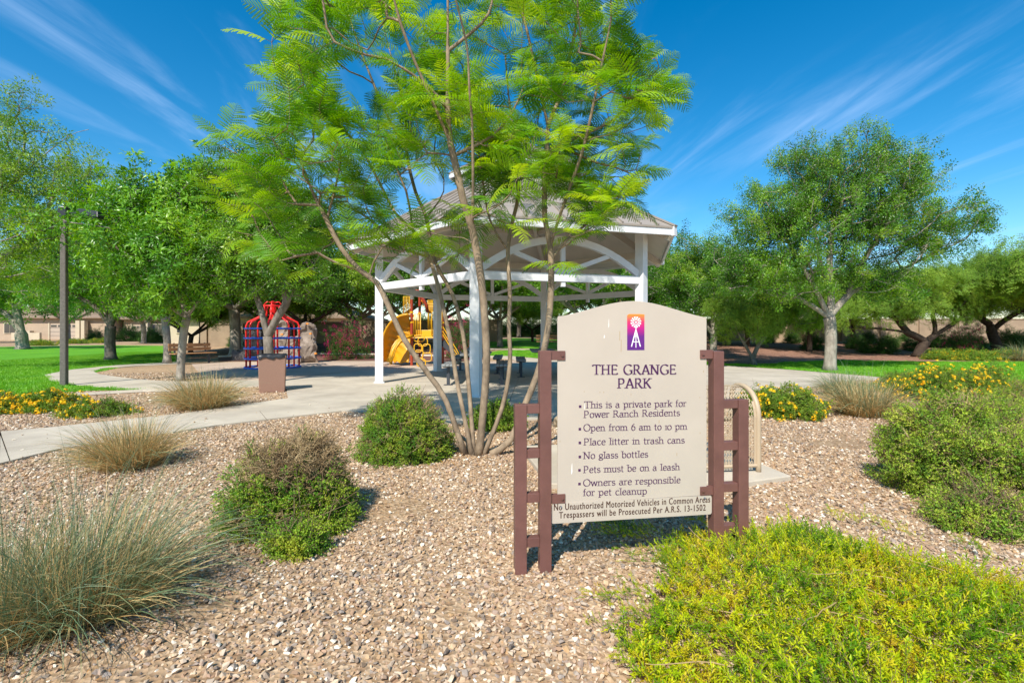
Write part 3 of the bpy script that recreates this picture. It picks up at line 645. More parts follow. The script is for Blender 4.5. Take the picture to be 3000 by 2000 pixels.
def build_sign():
    root = empty('park_sign', SP(.47, 0), 'arched beige park rules sign held between brown steel posts, in the gravel up front', 'sign')
    (sl_, zl), (sr_, zr) = sg(1633, 926), sg(2069, 930)
    zb = .392; body = [(sl_, zb), (sr_, zb), (sr_, zr - .012), (sr_ - .004, zr)]
    w = sr_ - sl_; pk = sg(1850, 882)[1]
    top = []
    for i in range(1, 30):
        t = i / 30; s = sr_ - w * t; q = 1 - abs(2 * t - 1); 
        top.append((s, zr + (pk - zr) * (smooth01(q) * .55 + .45 * math.sin(q * math.pi / 2))))
    body += top + [(sl_ + .004, zl), (sl_, zl - .012)]
    mb = MB(); flat(mb, body, -.004, .004); mb.build('panel', m_panel, root, bev=.0012)
    for q in root.children:
        if q.name.startswith('panel'): panel = q
    # lower warning plate, tilted a hair, in front of the panel's foot
    (a, b), (c, d), (e, g_), (h, i_) = sg(1615, 1532), sg(2083, 1504), sg(2083, 1449), sg(1616, 1473)
    r_ = .012; c4 = [(a, b), (c, d), (e, g_), (h, i_)]; pl = []
    for k in range(4):
        p0 = Vector(c4[k - 1]); p1 = Vector(c4[k]); p2 = Vector(c4[(k + 1) % 4]); u1 = (p0 - p1).normalized() * r_; u2 = (p2 - p1).normalized() * r_
        pl += [tuple(p1 + u1), tuple(p1 + (u1 + u2) * .28), tuple(p1 + u2)]
    mb = MB(); flat(mb, pl, .005, .008); plate = mb.build('warning_plate', m_panel, root)
    mb = MB()
    for px, py in ((1643, 1482), (2062, 1456)):
        s, z = sg(px, py); q = SP(s, z, .0082); mb = MB(); mb.tube([q, q + NRM * .005], .005, 8); mb.build('screw', m_steel, plate)
    pass
    # posts: square steel tube, 75 mm, with welded rungs
    def post(px, top_, base_px_w, nm='post'):
        s = sg(px, 1200)[0]; mb = MB(); mb.box(SP(s, (top_ - .06) / 2, -.012), (.068, .068, top_ + .06), RS); return mb.build(nm, m_brown, root, bev=.003), s
    tin, tout = sg(1596, 1027)[1], sg(1525, 1184)[1]
    post_s = {}
    for key, px, tz in (('li', 1597, tin), ('lo', 1525, tout), ('ri', 2101, sg(2101, 1028)[1]), ('ro', 2173, tout)):
        o, s = post(px, tz, 0); post_s[key] = s
    for x0, x1 in (('lo', 'li'), ('ri', 'ro')):
        for z in (tout - .027, .69, .433, .176):
            a, b = post_s[x0] + .034, post_s[x1] - .034; mb = MB(); mb.box(SP((a + b) / 2, z, -.012), (b - a - .001, .052, .052), RS); mb.build('rung', m_brown, root, bev=.002)
    for side, sp_, se in ((1, post_s['li'], sl_), (-1, post_s['ri'], sr_)):
        for z in (1.258, .420):
            mb = MB(); a = sp_ + side * .034; b = se + side * .045
            mb.box(SP((a + b) / 2, z, .008), (abs(b - a), .006, .054), RS); mb.box(SP((a + b) / 2, z, -.0085), (abs(b - a), .006, .054), RS)
            br = mb.build('bracket', m_brown, root, bev=.001)
            mb = MB(); q = SP(b - side * .018, z, .011); mb.tube([q, q + NRM * .004], .010, 12); mb.tube([q + NRM * .004, q + NRM * .008], .006, 6); mb.build('bolt', m_brown, br)
    # lettering
    t = MB()
    def line(txt, x0, y0, x1, y1, hpx, wt, wn):
        a, b = sg(x0, y0), sg(x1, y1); D = (S0 + E0 * a[0]).y; write(t, txt, a[0], b[0], a[1], b[1], hpx * D / F, wt, wn)
    line('THE GRANGE', 1735, 1097, 1981, 1096, 29, .0098, .0042)
    line('PARK', 1808, 1137, 1908, 1136, 29, .0098, .0042)
    for txt, x0, y0, x1, y1 in (('This is a private park for', 1711, 1195, 2010, 1190), ('Power Ranch Residents', 1709, 1223, 1991, 1217), ('Open from 6 am to 10 pm', 1708, 1262, 2012, 1257),
                                ('Place litter in trash cans', 1709, 1303, 2005, 1297), ('No glass bottles', 1708, 1343, 1898, 1338), ('Pets must be on a leash', 1708, 1384, 1991, 1375), ('Owners are responsible', 1707, 1423, 1993, 1413), ('for pet cleanup', 1707, 1451, 1895, 1446)):
        line(txt, x0, y0, x1, y1, 20, .0052, .0027)
    for px, py in ((1699, 1190), (1698, 1256), (1698, 1296), (1698, 1337), (1697, 1376), (1697, 1416)):
        s, z = sg(px, py); flat(t, [(s - .0075, z - .0075), (s + .0075, z - .0075), (s + .0075, z + .0075), (s - .0075, z + .0075)], .0045, .0052)
    t.build('lettering', m_purple, panel)['kind'] = 'stuff'
    # condensed bold warning text, from the built-in font
    for txt, x0, y0, x1, y1, hp in (('No Unauthorized Motorized Vehicles in Common Areas', 1622, 1493, 2078, 1469, 19), ('Trespassers will be Prosecuted Per A.R.S. 13-1502', 1637, 1516, 2065, 1493, 18.5)):
        cu = bpy.data.curves.new('text', 'FONT'); cu.body = txt; cu.offset = .0; cu.space_character = 1.12; cu.resolution_u = 4; tmp = bpy.data.objects.new('text', cu)
        me = bpy.data.meshes.new_from_object(tmp); co = np.empty(len(me.vertices) * 3); me.vertices.foreach_get('co', co); co = co.reshape(-1, 3)
        a, b = sg(x0, y0), sg(x1, y1); w0, w1 = co[:, 0].min(), co[:, 0].max(); cap = .70; hh = hp * 2.88 / F; o_ = ORG[plate.name]
        for i, vtx in enumerate(me.vertices):
            tt = (co[i, 0] - w0) / (w1 - w0); vtx.co = SP(a[0] + (b[0] - a[0]) * tt, a[1] + (b[1] - a[1]) * tt + co[i, 1] / cap * hh, .0084) - o_
        for ds, dz in ((.0009, .0003), (-.0009, -.0003)):
            m2 = me.copy(); 
            for vtx in m2.vertices: vtx.co += E0 * ds + Vector((0, 0, dz)) + NRM * (.00015 if ds > 0 else .0003)
            m2.materials.clear(); m2.materials.append(m_dkbrown); link('warning_text', m2, plate)['kind'] = 'stuff'
        me.materials.clear(); me.materials.append(m_dkbrown); link('warning_text', me, plate)['kind'] = 'stuff'
    # emblem: windmill on an orange to purple panel
    x0, x1, y0, y1 = 1836.5, 1887, 920, 1025.5
    a, b = sg(x0, y1), sg(x1, y0); lg = bpy.data.materials.new('emblem_print'); lg.use_nodes = True; q = lg.node_tree; bs = q.nodes['Principled BSDF']; bs.inputs['Roughness'].default_value = .45
    g = q.nodes.new('ShaderNodeNewGeometry'); sp = q.nodes.new('ShaderNodeSeparateXYZ'); q.links.new(g.outputs['Position'], sp.inputs[0])
    mr = q.nodes.new('ShaderNodeMapRange'); mr.inputs['From Min'].default_value = a[1]; mr.inputs['From Max'].default_value = b[1]; q.links.new(sp.outputs['Z'], mr.inputs[0])
    cr = q.nodes.new('ShaderNodeValToRGB'); cr.color_ramp.interpolation = 'LINEAR'
    for i, (ps, c) in enumerate(((0, (.10, .012, .19)), (.38, (.13, .012, .21)), (.62, (.50, .006, .20)), (.78, (.62, .03, .12)), (1, (.80, .27, .02)))):
        e_ = cr.color_ramp.elements[i] if i < 2 else cr.color_ramp.elements.new(ps); e_.position = ps; e_.color = (*c, 1)
    q.links.new(mr.outputs[0], cr.inputs[0]); q.links.new(cr.outputs[0], bs.inputs['Base Color'])
    mb = MB(); flat(mb, [(a[0], a[1]), (b[0], a[1]), (b[0], b[1] - .002), (b[0] - .03, b[1]), (a[0] + .012, b[1]), (a[0], b[1] - .008)], .0041, .0048); mb.build('emblem', lg, panel)
    w_ = MB(); c0 = sg(1862, 943.5); r0 = .0345
    for i in range(12):
        an = 2 * math.pi * (i + .5) / 12; u0 = Vector((math.cos(an), math.sin(an))); t0 = Vector((-u0.y, u0.x))
        p = [Vector(c0) + u0 * .010 - t0 * .0012, Vector(c0) + u0 * r0 - t0 * .0058, Vector(c0) + u0 * (r0 - .002) + t0 * .0052, Vector(c0) + u0 * .011 + t0 * .0014]
        w_.add([SP(z[0], z[1], .0052) for z in p], [(0, 1, 2, 3)])
    def bar(x0, y0, x1, y1, w, f=.0052):
        p0, p1 = Vector(sg(x0, y0)), Vector(sg(x1, y1)); d = (p1 - p0).normalized(); n_ = Vector((-d.y, d.x)) * w / 2
        w_.add([SP(z[0], z[1], f) for z in (p0 - n_, p1 - n_, p1 + n_, p0 + n_)], [(0, 1, 2, 3)])
    ct = [SP(c0[0] + .006 * math.cos(k * .785), c0[1] + .006 * math.sin(k * .785), .0053) for k in range(8)]; w_.add(ct, [tuple(range(8))])
    bar(1862, 966, 1849, 1015, .0070); bar(1862, 966, 1875, 1015, .0070, .0054); bar(1862, 956, 1862, 1018, .0050, .0056); bar(1854, 1001, 1870, 1001, .0048, .0058); bar(1858, 985, 1866, 985, .004, .0058)
    w_.build('windmill_print', m_logow, panel)
    # small stains and drips
    st = MB(); r = random.Random(5)
    for px, py, ln in ((1819, 845 + 150, 34), (1815, 970, 26), (1640, 1290, 4), (2060, 1085, 5), (1757, 1147, 3), (1768, 1147, 3), (1848, 1152, 6), (2050, 1265, 5), (2049, 1162, 3), (1711, 1145, 3), (1930, 1230, 9), (1816, 878, 5), (1982, 1325, 9)):
        s, z = sg(px, py); w0 = r.uniform(.0012, .0022); l_ = ln * 2.9 / F; flat(st, [(s - w0, z - l_), (s + w0 * .4, z - l_ * 1.05), (s + w0, z), (s - w0 * .6, z + .001)], .0041, .0045)
    st.build('rust_stain', m_stain, panel)['kind'] = 'stuff'
    st = MB()
    for px, py, ln, wd in ((1675, 1370, 24, 4), (1783, 945, 20, 2.4), (1770, 985, 7, 4), (1712, 1188, 14, 2)):
        s, z = sg(px, py); w0 = wd / 2 * 2.9 / F; l_ = ln * 2.9 / F; flat(st, [(s - w0, z - l_ * .6), (s, z - l_ * .75), (s + w0 * .6, z - l_ * .4), (s + w0 * .3, z + l_ * .6), (s - w0 * .3, z + l_ * .4)], .0041, .0045)
    st.build('bird_dropping', m_logow, panel)['kind'] = 'stuff'
build_sign()

# ------------------------------------------------------------------ the white hexagonal ramada
GC0 = Vector((.21, 13.84, 0)); GR = 3.91
def build_ramada():
    root = empty('ramada', GC0, 'white hexagonal park ramada with arched trusses and a two-tier brown metal roof', 'ramada')
    th0 = math.atan2(10.05 - 13.84, -.76 - .21); ang = [th0 + i * math.pi / 3 for i in range(6)]
    def V(i, r, z): return GC0 + Vector((math.cos(ang[i % 6]) * r, math.sin(ang[i % 6]) * r, z))
    ZT = 2.58; ER = 4.70; EZ = 3.60
    rz = lambda r: 3.67 + (ER - r) * .575
    for i in range(6):
        c = V(i, GR, 0); mb = MB(); topz = rz(GR) - .26
        mb.box((c.x, c.y, topz / 2 + .02), (.21, .21, topz), ang[i]); o = mb.build('column', m_white, root, bev=.006)
        mb = MB(); mb.box((c.x, c.y, .035), (.27, .27, .03), ang[i]); mb.build('base_plate', m_white, o)
    for i in range(6):
        a, b = V(i, GR, 0), V(i + 1, GR, 0); d = (b - a).normalized(); a2, b2 = a + d * .10, b - d * .10; z3 = Vector((0, 0, 1)); ln = (b2 - a2).length
        mb = MB(); mb.beam(a2 + z3 * ZT, b2 + z3 * ZT, .13, .18); mb.build('tie_beam', m_white, root, bev=.005)
        # arch, springing just above the tie beam
        mb = MB(); pts = []; n = 14
        for k in range(n + 1):
            t = k / n; pts.append(a2 + d * ln * t + z3 * (2.72 + .70 * (1 - (2 * t - 1) ** 2)))
        for k in range(n):
            p, q = pts[k], pts[k + 1]; ov = (q - p) * .02
            for (w0, w1) in ((0, 0),): pass
        vs_, fs_ = [], []; nn = Vector((-d.y, d.x, 0)) * .055
        for k, p in enumerate(pts):
            tg = (pts[min(k + 1, n)] - pts[max(k - 1, 0)]).normalized(); up = nn.cross(tg).normalized(); up = up if up.z > 0 else -up
            vs_ += [p - nn - up * .075, p + nn - up * .075, p + nn + up * .075, p - nn + up * .075]
        for k in range(n):
            for j in range(4): fs_.append((4 * k + j, 4 * k + (j + 1) % 4, 4 * k + 4 + (j + 1) % 4, 4 * k + 4 + j))
        fs_ += [(3, 2, 1, 0), tuple(4 * n + j for j in range(4))]
        mb.add(vs_, fs_); mb.build('arch', m_white, root)
        m = (a2 + b2) / 2
        mb = MB(); mb.beam(m + z3 * (ZT - .20), m + z3 * 3.34, .09, .10, up=d); mb.build('king_post', m_white, root, bev=.004)
        for sg_ in (-1, 1):
            e = m + d * sg_ * ln * .30; mb = MB(); mb.beam(m + d * sg_ * .07 + z3 * (ZT + .13), e + z3 * (2.70 + .70 * (1 - .36) - .05), .08, .10); mb.build('brace', m_white, root, bev=.003)
        # ring beam at the column heads
        mb = MB(); mb.beam(a2 + z3 * (rz(GR) - .36), b2 + z3 * (rz(GR) - .36), .12, .20); mb.build('eave_beam', m_beige, root)
        # eave fascia
        ea, eb = V(i, ER, EZ), V(i + 1, ER, EZ); mb = MB(); mb.beam(ea, eb, .05, .17); mb.build('fascia', m_white, root)
        mb = MB(); mb.box(V(i, ER - .02, EZ), (.13, .13, .20), ang[i]); mb.build('fascia_corner', m_white, root)
    cz = 5.10; CR = 1.78; ccz = 5.76; CER = 2.04; AP = 6.93
    for i in range(6):
        # roof slope: two skins with the seams standing on top
        mb = MB(); e0, e1, t0, t1 = V(i, ER + .05, 3.70), V(i + 1, ER + .05, 3.70), V(i, CR, rz(CR)), V(i + 1, CR, rz(CR))
        dn = Vector((0, 0, -.04)); mb.add([e0, e1, t1, t0, e0 + dn, e1 + dn, t1 + dn, t0 + dn], [(0, 1, 2, 3), (7, 6, 5, 4), (0, 4, 5, 1), (1, 5, 6, 2), (2, 6, 7, 3), (3, 7, 4, 0)])
        sl_ = mb.build('roof_panel', m_roof, root)
        d = (e1 - e0).normalized(); ln = (e1 - e0).length; tl = (t1 - t0).length; nrm = (e1 - e0).cross(t0 - e0).normalized(); nrm = nrm if nrm.z > 0 else -nrm
        ns = 11
        for k in range(1, ns):
            s = ln * k / ns; p = e0 + d * s; off = (ln - tl) / 2; up = (t0 + t1) / 2 - (e0 + e1) / 2
            if s < off: tt = s / off
            elif s > ln - off: tt = (ln - s) / off
            else: tt = 1
            if tt < .05: continue
            mb = MB(); mb.beam(p + nrm * .012, p + up * tt * .995 + nrm * .012, .022, .05, up=nrm); mb.build('seam', m_roof, sl_)
        mb = MB(); mb.beam(V(i, ER + .06, 3.715), V(i, CR, rz(CR) + .02), .13, .04); mb.build('hip_cap', m_roof, root)
        # ceiling boards with a groove between each pair
        nb = 15; c0_, c1_, s0_, s1_ = V(i, ER - .04, 3.60), V(i + 1, ER - .04, 3.60), V(i, .02, rz(.02) - .12), V(i + 1, .02, rz(.02) - .12)
        mb = MB(); apex = GC0 + Vector((0, 0, rz(0) - .11)); 
        for k in range(nb):
            t0_, t1_ = k / nb + .0012, (k + 1) / nb - .0012
            # boards run up the slope; each is clipped by the hips
            pa, pb = c0_.lerp(c1_, t0_), c0_.lerp(c1_, t1_); mid = (c0_ + c1_) / 2; run = apex - mid
            ha, hb = 1 - abs(2 * t0_ - 1), 1 - abs(2 * t1_ - 1)
            mb.add([pa, pb, pb + run * hb, pa + run * ha], [(3, 2, 1, 0)])
        mb.add([c0_ + Vector((0, 0, .01)), c1_ + Vector((0, 0, .01)), apex + Vector((0, 0, .012))], [(0, 1, 2)])
        mb.build('ceiling', m_beige, root)['kind'] = 'stuff'
        mb = MB(); mb.beam(V(i, ER - .08, 3.50), V(i, .1, rz(.1) - .24), .12, .20); mb.build('hip_rafter', m_beige, root)
        # purlin ring half way up the underside
        mb = MB(); mb.beam(V(i, 2.5, rz(2.5) - .20), V(i + 1, 2.5, rz(2.5) - .20), .10, .16); mb.build('purlin', m_beige, root)
        # cupola
        mb = MB(); mb.add([V(i, CR - .03, rz(CR) - .05), V(i + 1, CR - .03, rz(CR) - .05), V(i + 1, CR - .03, ccz - .03), V(i, CR - .03, ccz - .03)], [(0, 1, 2, 3)]); mb.beam(V(i, CR, ccz - .12), V(i + 1, CR, ccz - .12), .06, .14); mb.build('cupola_wall', m_white, root)
        mb = MB(); mb.add([V(i, CER, ccz), V(i + 1, CER, ccz), GC0 + Vector((0, 0, AP)), V(i, CER, ccz - .05), V(i + 1, CER, ccz - .05), GC0 + Vector((0, 0, AP - .05))], [(0, 1, 2), (5, 4, 3), (0, 3, 4, 1)])
        cr_ = mb.build('cupola_roof', m_roof, root)
        e0, e1, tp = V(i, CER, ccz), V(i + 1, CER, ccz), GC0 + Vector((0, 0, AP)); nrm = (e1 - e0).cross(tp - e0).normalized(); nrm = nrm if nrm.z > 0 else -nrm; mid = (e0 + e1) / 2
        for k in range(1, 5):
            t = k / 5; hh = 1 - abs(2 * t - 1); p = e0.lerp(e1, t); mb = MB(); mb.beam(p + nrm * .01, p + (tp - mid) * hh * .99 + nrm * .01, .02, .04, up=nrm); mb.build('seam', m_roof, cr_)
        mb = MB(); mb.beam(V(i, CER, ccz + .012), GC0 + Vector((0, 0, AP + .01)), .11, .04); mb.build('hip_cap', m_roof, root)
        mb = MB(); mb.beam(V(i, CER - .02, ccz - .06), V(i + 1, CER - .02, ccz - .06), .04, .11); mb.build('cupola_fascia', m_white, root)
build_ramada()

# ------------------------------------------------------------------ picnic tables, benches, bin, lamp
def picnic_table():
    r = empty('picnic_table', (0, 0, 0), 'grey plank picnic table with two benches, first on the left under the ramada', 'table', 'picnic tables under the ramada')
    for k in range(4): mb = MB(); mb.box(((k - 1.5) * .185, 0, .80), (.175, 1.85, .05)); mb.build('top_plank', m_plank, r, bev=.012)
    for s in (-1, 1):
        for k in range(3): mb = MB(); mb.box((s * .68 + (k - 1) * .10, 0, .535), (.094, 1.85, .06)); mb.build('seat_plank', m_plank, r, bev=.015)
        for y in (-.72, .72):
            mb = MB(); mb.box((s * .68, y, .255), (.075, .075, .47)); mb.box((s * .68, y, .490), (.28, .05, .03)); mb.build('seat_leg', m_dark, r)
            mb = MB(); mb.box((s * .68, y, .031), (.22, .16, .012)); mb.build('foot_plate', m_dark, r)
    for y in (-.62, .62): mb = MB(); mb.box((0, y, .40), (.10, .10, .74)); mb.box((0, y, .765), (.6, .05, .03)); mb.build('table_leg', m_dark, r)
    return r
pt = picnic_table(); kids_of(pt)
TAB = [(pt, -.95, 12.95, .0, None), (None, .95, 15.0, .0, 'grey plank picnic table behind the first one, seen past the near white column'), (None, 2.62, 13.6, .05, 'grey plank picnic table half hidden behind the left edge of the sign'), (None, -1.15, 16.2, .0, 'grey plank picnic table furthest back on the left under the ramada')]
for k, (o, x, y, a, lb) in enumerate(TAB):
    if o is None: o = copy_tree(pt)
    o.location = (x, y, 0); o.rotation_euler = (0, 0, a)
    if lb: o['label'] = lb

def wood_bench():
    r = empty('park_bench', (0, 0, 0), 'brown plank park bench beside the playground path on the left', 'bench')
    for k in range(3): mb = MB(); mb.box((0, -.16 + k * .16, .46), (1.7, .14, .04)); mb.build('seat_plank', m_wood, r, bev=.008)
    for k in range(2): mb = MB(); mb.box((0, .27 + k * .03, .64 + k * .17), (1.7, .04, .14)); mb.build('back_plank', m_wood, r, bev=.008)
    for s in (-1, 1):
        mb = MB(); mb.box((s * .62, 0, .22), (.07, .07, .44)); mb.box((s * .62, .02, .42), (.06, .46, .04)); mb.beam((s * .62, .24, .42), (s * .62, .33, .90), .06, .04, up=(0, 1, 0)); mb.build('leg', m_dark, r)
    return r
wb = wood_bench(); kids_of(wb); g = G(568, 1066); wb.location = (g.x, g.y, g.z); wb.rotation_euler = (0, 0, math.radians(62))
for px, py, a, lb in ((1612, 1022, 0, 'small brown bench far behind the ramada at the edge of the lawn'), (1628, 1021, 0, None)):
    if lb is None: continue
    b2 = copy_tree(wb); g = G(px, py); b2.location = (g.x, g.y, g.z); b2.rotation_euler = (0, 0, a); b2['label'] = lb

def mesh_bench():
    a, b = G(2222, 1396), G(1690, 1420); b = Vector((a.x - 1.78, a.y - .20, 0)); d = (a - b).normalized(); f = Vector((-d.y, d.x, 0))    # f: away from the reader
    r = empty('steel_bench', (a + b) / 2, 'tan expanded-steel bench seen from behind, on a concrete pad by the sign', 'bench')
    r0 = .27; H = .85; ln = (a - b).length; z3 = Vector((0, 0, 1)); zb = .05
    prof = [(0.0, zb + .06)]; prof += [(0, z) for z in np.linspace(.2, H - r0, 8)]
    prof += [(r0 - r0 * math.cos(t), H - r0 + r0 * math.sin(t)) for t in np.linspace(.18, math.pi / 2, 7)]
    prof += [(r0 + .02 + .06 * k, H - .006 * k * k) for k in range(1, 3)]
    prof += [(.44, .78), (.46, .62), (.48, .47), (.62, .44), (.86, .44), (.92, .42), (.94, .34)]
    # resample the profile evenly
    P2 = [Vector(p) for p in prof]; L_ = [0]
    for i in range(1, len(P2)): L_.append(L_[-1] + (P2[i] - P2[i - 1]).length)
    def at(s):
        for i in range(1, len(L_)):
            if s <= L_[i]: return P2[i - 1].lerp(P2[i], (s - L_[i - 1]) / (L_[i] - L_[i - 1] + 1e-9))
        return P2[-1]
    def W_(u_, s): q = at(s); return b + d * u_ + f * q.x + z3 * q.y
    mb = MB(); cw, chh = .029, .055; nu = int((ln - .10) / cw); nv = int(L_[-1] / chh); t = .0038; u0 = (ln - nu * cw) / 2
    for i in range(nu):
        for j in range(nv):
            c = [(u0 + i * cw, (j + .5) * chh), (u0 + (i + .5) * cw, (j + 1) * chh), (u0 + (i + 1) * cw, (j + .5) * chh), (u0 + (i + .5) * cw, j * chh)]
            cx_, cy_ = u0 + (i + .5) * cw, (j + .5) * chh; inn = [(cx_ + (x - cx_) * .42, cy_ + (y - cy_) * .52) for x, y in c]
            mb.add([W_(*q) for q in c] + [W_(*q) for q in inn], [(k, (k + 1) % 4, 4 + (k + 1) % 4, 4 + k) for k in range(4)])
    q = mb.build('mesh_sheet', m_mesh, r); q['kind'] = 'stuff'; so = q.modifiers.new('thick', 'SOLIDIFY'); so.thickness = .003
    for uu in (0.0, ln):
        mb = MB(); mb.tube([b + d * uu + z3 * .03] + [W_(uu, s) for s in np.linspace(.02, L_[-1], 40)], .026, 8); mb.build('end_frame', m_mesh, r, smooth=True)
    for s in (.0, L_[-1]):
        mb = MB(); mb.tube([W_(.02, s), W_(ln - .02, s)], .018, 6); mb.build('rail', m_mesh, r)
    for uu in (.03, ln - .03):
        mb = MB(); pts = [W_(uu, s) for s in np.linspace(.0, .62, 9)]; 
        for i in range(8): mb.beam(pts[i], pts[i + 1], .035, .006, up=f)
        mb.build('edge_strip', m_mesh, r)
    mb = MB(); pc = [G(1612, 1432), G(2186, 1427), G(2318, 1408), G(2232, 1374)]; pc = [Vector((pc[0].x, pc[0].y, 0)), Vector((pc[1].x, pc[1].y, 0)), Vector((pc[2].x, pc[2].y, 0)), Vector((pc[2].x - .25, pc[2].y + 1.5, 0)), Vector((pc[0].x - .25, pc[0].y + 1.4, 0))]
    mb.prism([(p.x, p.y) for p in pc], -.08, .05); props(mb.build('concrete_pad', m_conc, None, bev=.01), kind='structure')
mesh_bench()

def trash_bin():
    c = G(800, 1150); r = empty('trash_bin', c, 'square brown aggregate litter bin with a black liner, at the path corner', 'bin'); an = math.radians(24); Rm = Matrix.Rotation(an, 3, 'Z')
    mb = MB(); o = c + Vector((-.14, .26, 0)); w0, w1 = .262, .285
    def q(x, y, z): return o + Rm @ Vector((x, y, z))
    prof = [(w0, .0), (w0 + .004, .06), (w1, .78), (w1 + .012, .80), (w1 + .012, .84)]
    vs_, fs_ = [], []
    for (w, z) in prof: vs_ += [q(-w, -w, z), q(w, -w, z), q(w, w, z), q(-w, w, z)]
    n = len(prof)
    for k in range(n - 1):
        for j in range(4): fs_.append((4 * k + j, 4 * k + (j + 1) % 4, 4 * k + 4 + (j + 1) % 4, 4 * k + 4 + j))
    fs_ += [(3, 2, 1, 0)]
    mb.add(vs_, fs_); mb.build('body', m_bin, r, bev=.015)
    mb = MB()
    for x in (-.2, .2): mb.box(q(x, -w0 + .04, .02), (.10, .1, .05), Rm)
    mb.build('foot', m_bin, r)
    mb = MB(); nn = 40; rr = random.Random(3); ring = []
    for lv, (w, z) in enumerate(((w1 + .018, .775), (w1 + .026, .85), (w1 - .01, .872), (w1 - .06, .84), (w1 - .08, .55))):
        for k in range(nn):
            a = 2 * math.pi * (k + .5) / nn; ca, sa = math.cos(a), math.sin(a); m_ = max(abs(ca), abs(sa)); x, y = ca / m_ * w, sa / m_ * w
            mb.v.append(tuple(q(x + rr.uniform(-.004, .004), y + rr.uniform(-.004, .004), z + rr.uniform(-.012, .012) * (2 if lv == 0 else 1))))
    for l in range(4):
        for k in range(nn): mb.f.append((l * nn + k, l * nn + (k + 1) % nn, (l + 1) * nn + (k + 1) % nn, (l + 1) * nn + k)); mb.mi.append(0)
    mb.f.append(tuple(4 * nn + k for k in range(nn))); mb.mi.append(0)
    mb.build('bin_liner', m_black, r, smooth=True)
trash_bin()
def lamp():
    b = G(188, 1131); r = empty('street_lamp', b, 'dark square lamp post with a black shoebox head, among the left trees', 'lamp'); D = b.y; top = CH + 338 * D / F
    mb = MB(); mb.box((b.x, b.y, top / 2 - .1), (.135, .135, top + .2), .25, taper=.92); mb.build('pole', m_pole, r, bev=.02)
    mb = MB(); mb.box((b.x, b.y, top + .07), (.19, .19, .30), .25); mb.build('pole_cap', m_black, r, bev=.02)
    mb = MB(); mb.beam((b.x + .09, b.y, top + .10), (b.x + .50, b.y - .05, top + .06), .06, .06); mb.build('arm', m_black, r)
    mb = MB(); mb.box((b.x + .80, b.y - .08, top + .02), (.66, .36, .16), Matrix.Rotation(-.08, 3, 'Z') @ Matrix.Rotation(.16, 3, 'Y'), taper=.8); hd = mb.build('lamp_head', m_black, r, bev=.02)
    mb = MB(); mb.box((b.x + .79, b.y - .08, top - .066), (.5, .26, .012), Matrix.Rotation(-.08, 3, 'Z') @ Matrix.Rotation(.16, 3, 'Y')); mb.build('lens', m_glass, hd)
lamp()

# ------------------------------------------------------------------ playground
def climber():
    c = G(800, 1083) + Vector((0, .95, 0)); c.x *= c.y / (c.y - .95); r = empty('climbing_dome', c, 'red steel climbing cage with blue rings round a red mast, behind the litter bin', 'climber'); r0 = .92; z0 = c.z
    for z in (.04, .38, .76, 1.14, 1.50): mb = MB(); mb.ring(c + Vector((0, 0, z)), r0 + .045, .034); mb.build('ring', m_blue, r, smooth=True)
    for k in range(8):
        a = 2 * math.pi * (k + .37) / 8; u_ = Vector((math.cos(a), math.sin(a), 0)); z3 = Vector((0, 0, 1))
        mb = MB(); mb.tube([c + u_ * r0 + z3 * .0, c + u_ * r0 + z3 * 1.60, c + u_ * (r0 - .06) + z3 * 1.74, c + u_ * .52 + z3 * 1.92, c + u_ * .40 + z3 * 2.0, c + u_ * .36 + z3 * 2.14, c + u_ * .36 + z3 * 2.36], .036, 8); mb.build('bar', m_red, r, smooth=True)
    mb = MB(); mb.tube([c, c + Vector((0, 0, 2.55))], .07, 12); mb.tube([c + Vector((0, 0, 1.85)), c + Vector((0, 0, 2.25))], .12, 12); mb.build('mast', m_red, r, smooth=False)
    mb = MB(); mb.ring(c + Vector((0, 0, 2.36)), .36, .03, 20); mb.build('top_ring', m_red, r, smooth=True)
    for k in range(4):
        a = k * math.pi / 2 + .3; u_ = Vector((math.cos(a), math.sin(a), 0)); mb = MB(); mb.tube([c + Vector((0, 0, 2.48)), c + u_ * .2 + Vector((0, 0, 2.52)), c + u_ * .36 + Vector((0, 0, 2.36))], .026, 6); mb.build('spoke', m_red, r, smooth=True)
climber()
def rock(mb, c, d, seed, n=10, yaw=0.):
    """faceted, lumpy moulded rock slab"""
    bm = bmesh.new(); bmesh.ops.create_cube(bm, size=1); bmesh.ops.subdivide_edges(bm, edges=bm.edges[:], cuts=n, use_grid_fill=True); bmesh.ops.triangulate(bm, faces=bm.faces[:])
    Rm = Matrix.Rotation(yaw, 3, 'Z')
    for v_ in bm.verts:
        p = v_.co.copy(); p = Vector((p.x * d[0], p.y * d[1], (p.z + .5) * d[2])); k = 1 - .22 * (p.z / d[2]) ** 2
        q = Vector((p.x * k, p.y * k, p.z)); cell = noise.cell_vector(p * 4.2 + Vector((seed, 0, 0))); w = noise.noise_vector(p * 2.1 + Vector((seed * 3, 1, 0)))
        q += (cell - Vector((.5, .5, .5))) * .09 + w * .17; v_.co = c + Rm @ q
        if v_.co.z < c.z: v_.co.z = c.z - .02
    mb.add([v_.co.copy() for v_ in bm.verts], [tuple(v_.index for v_ in f.verts) for f in bm.faces]); bm.free()
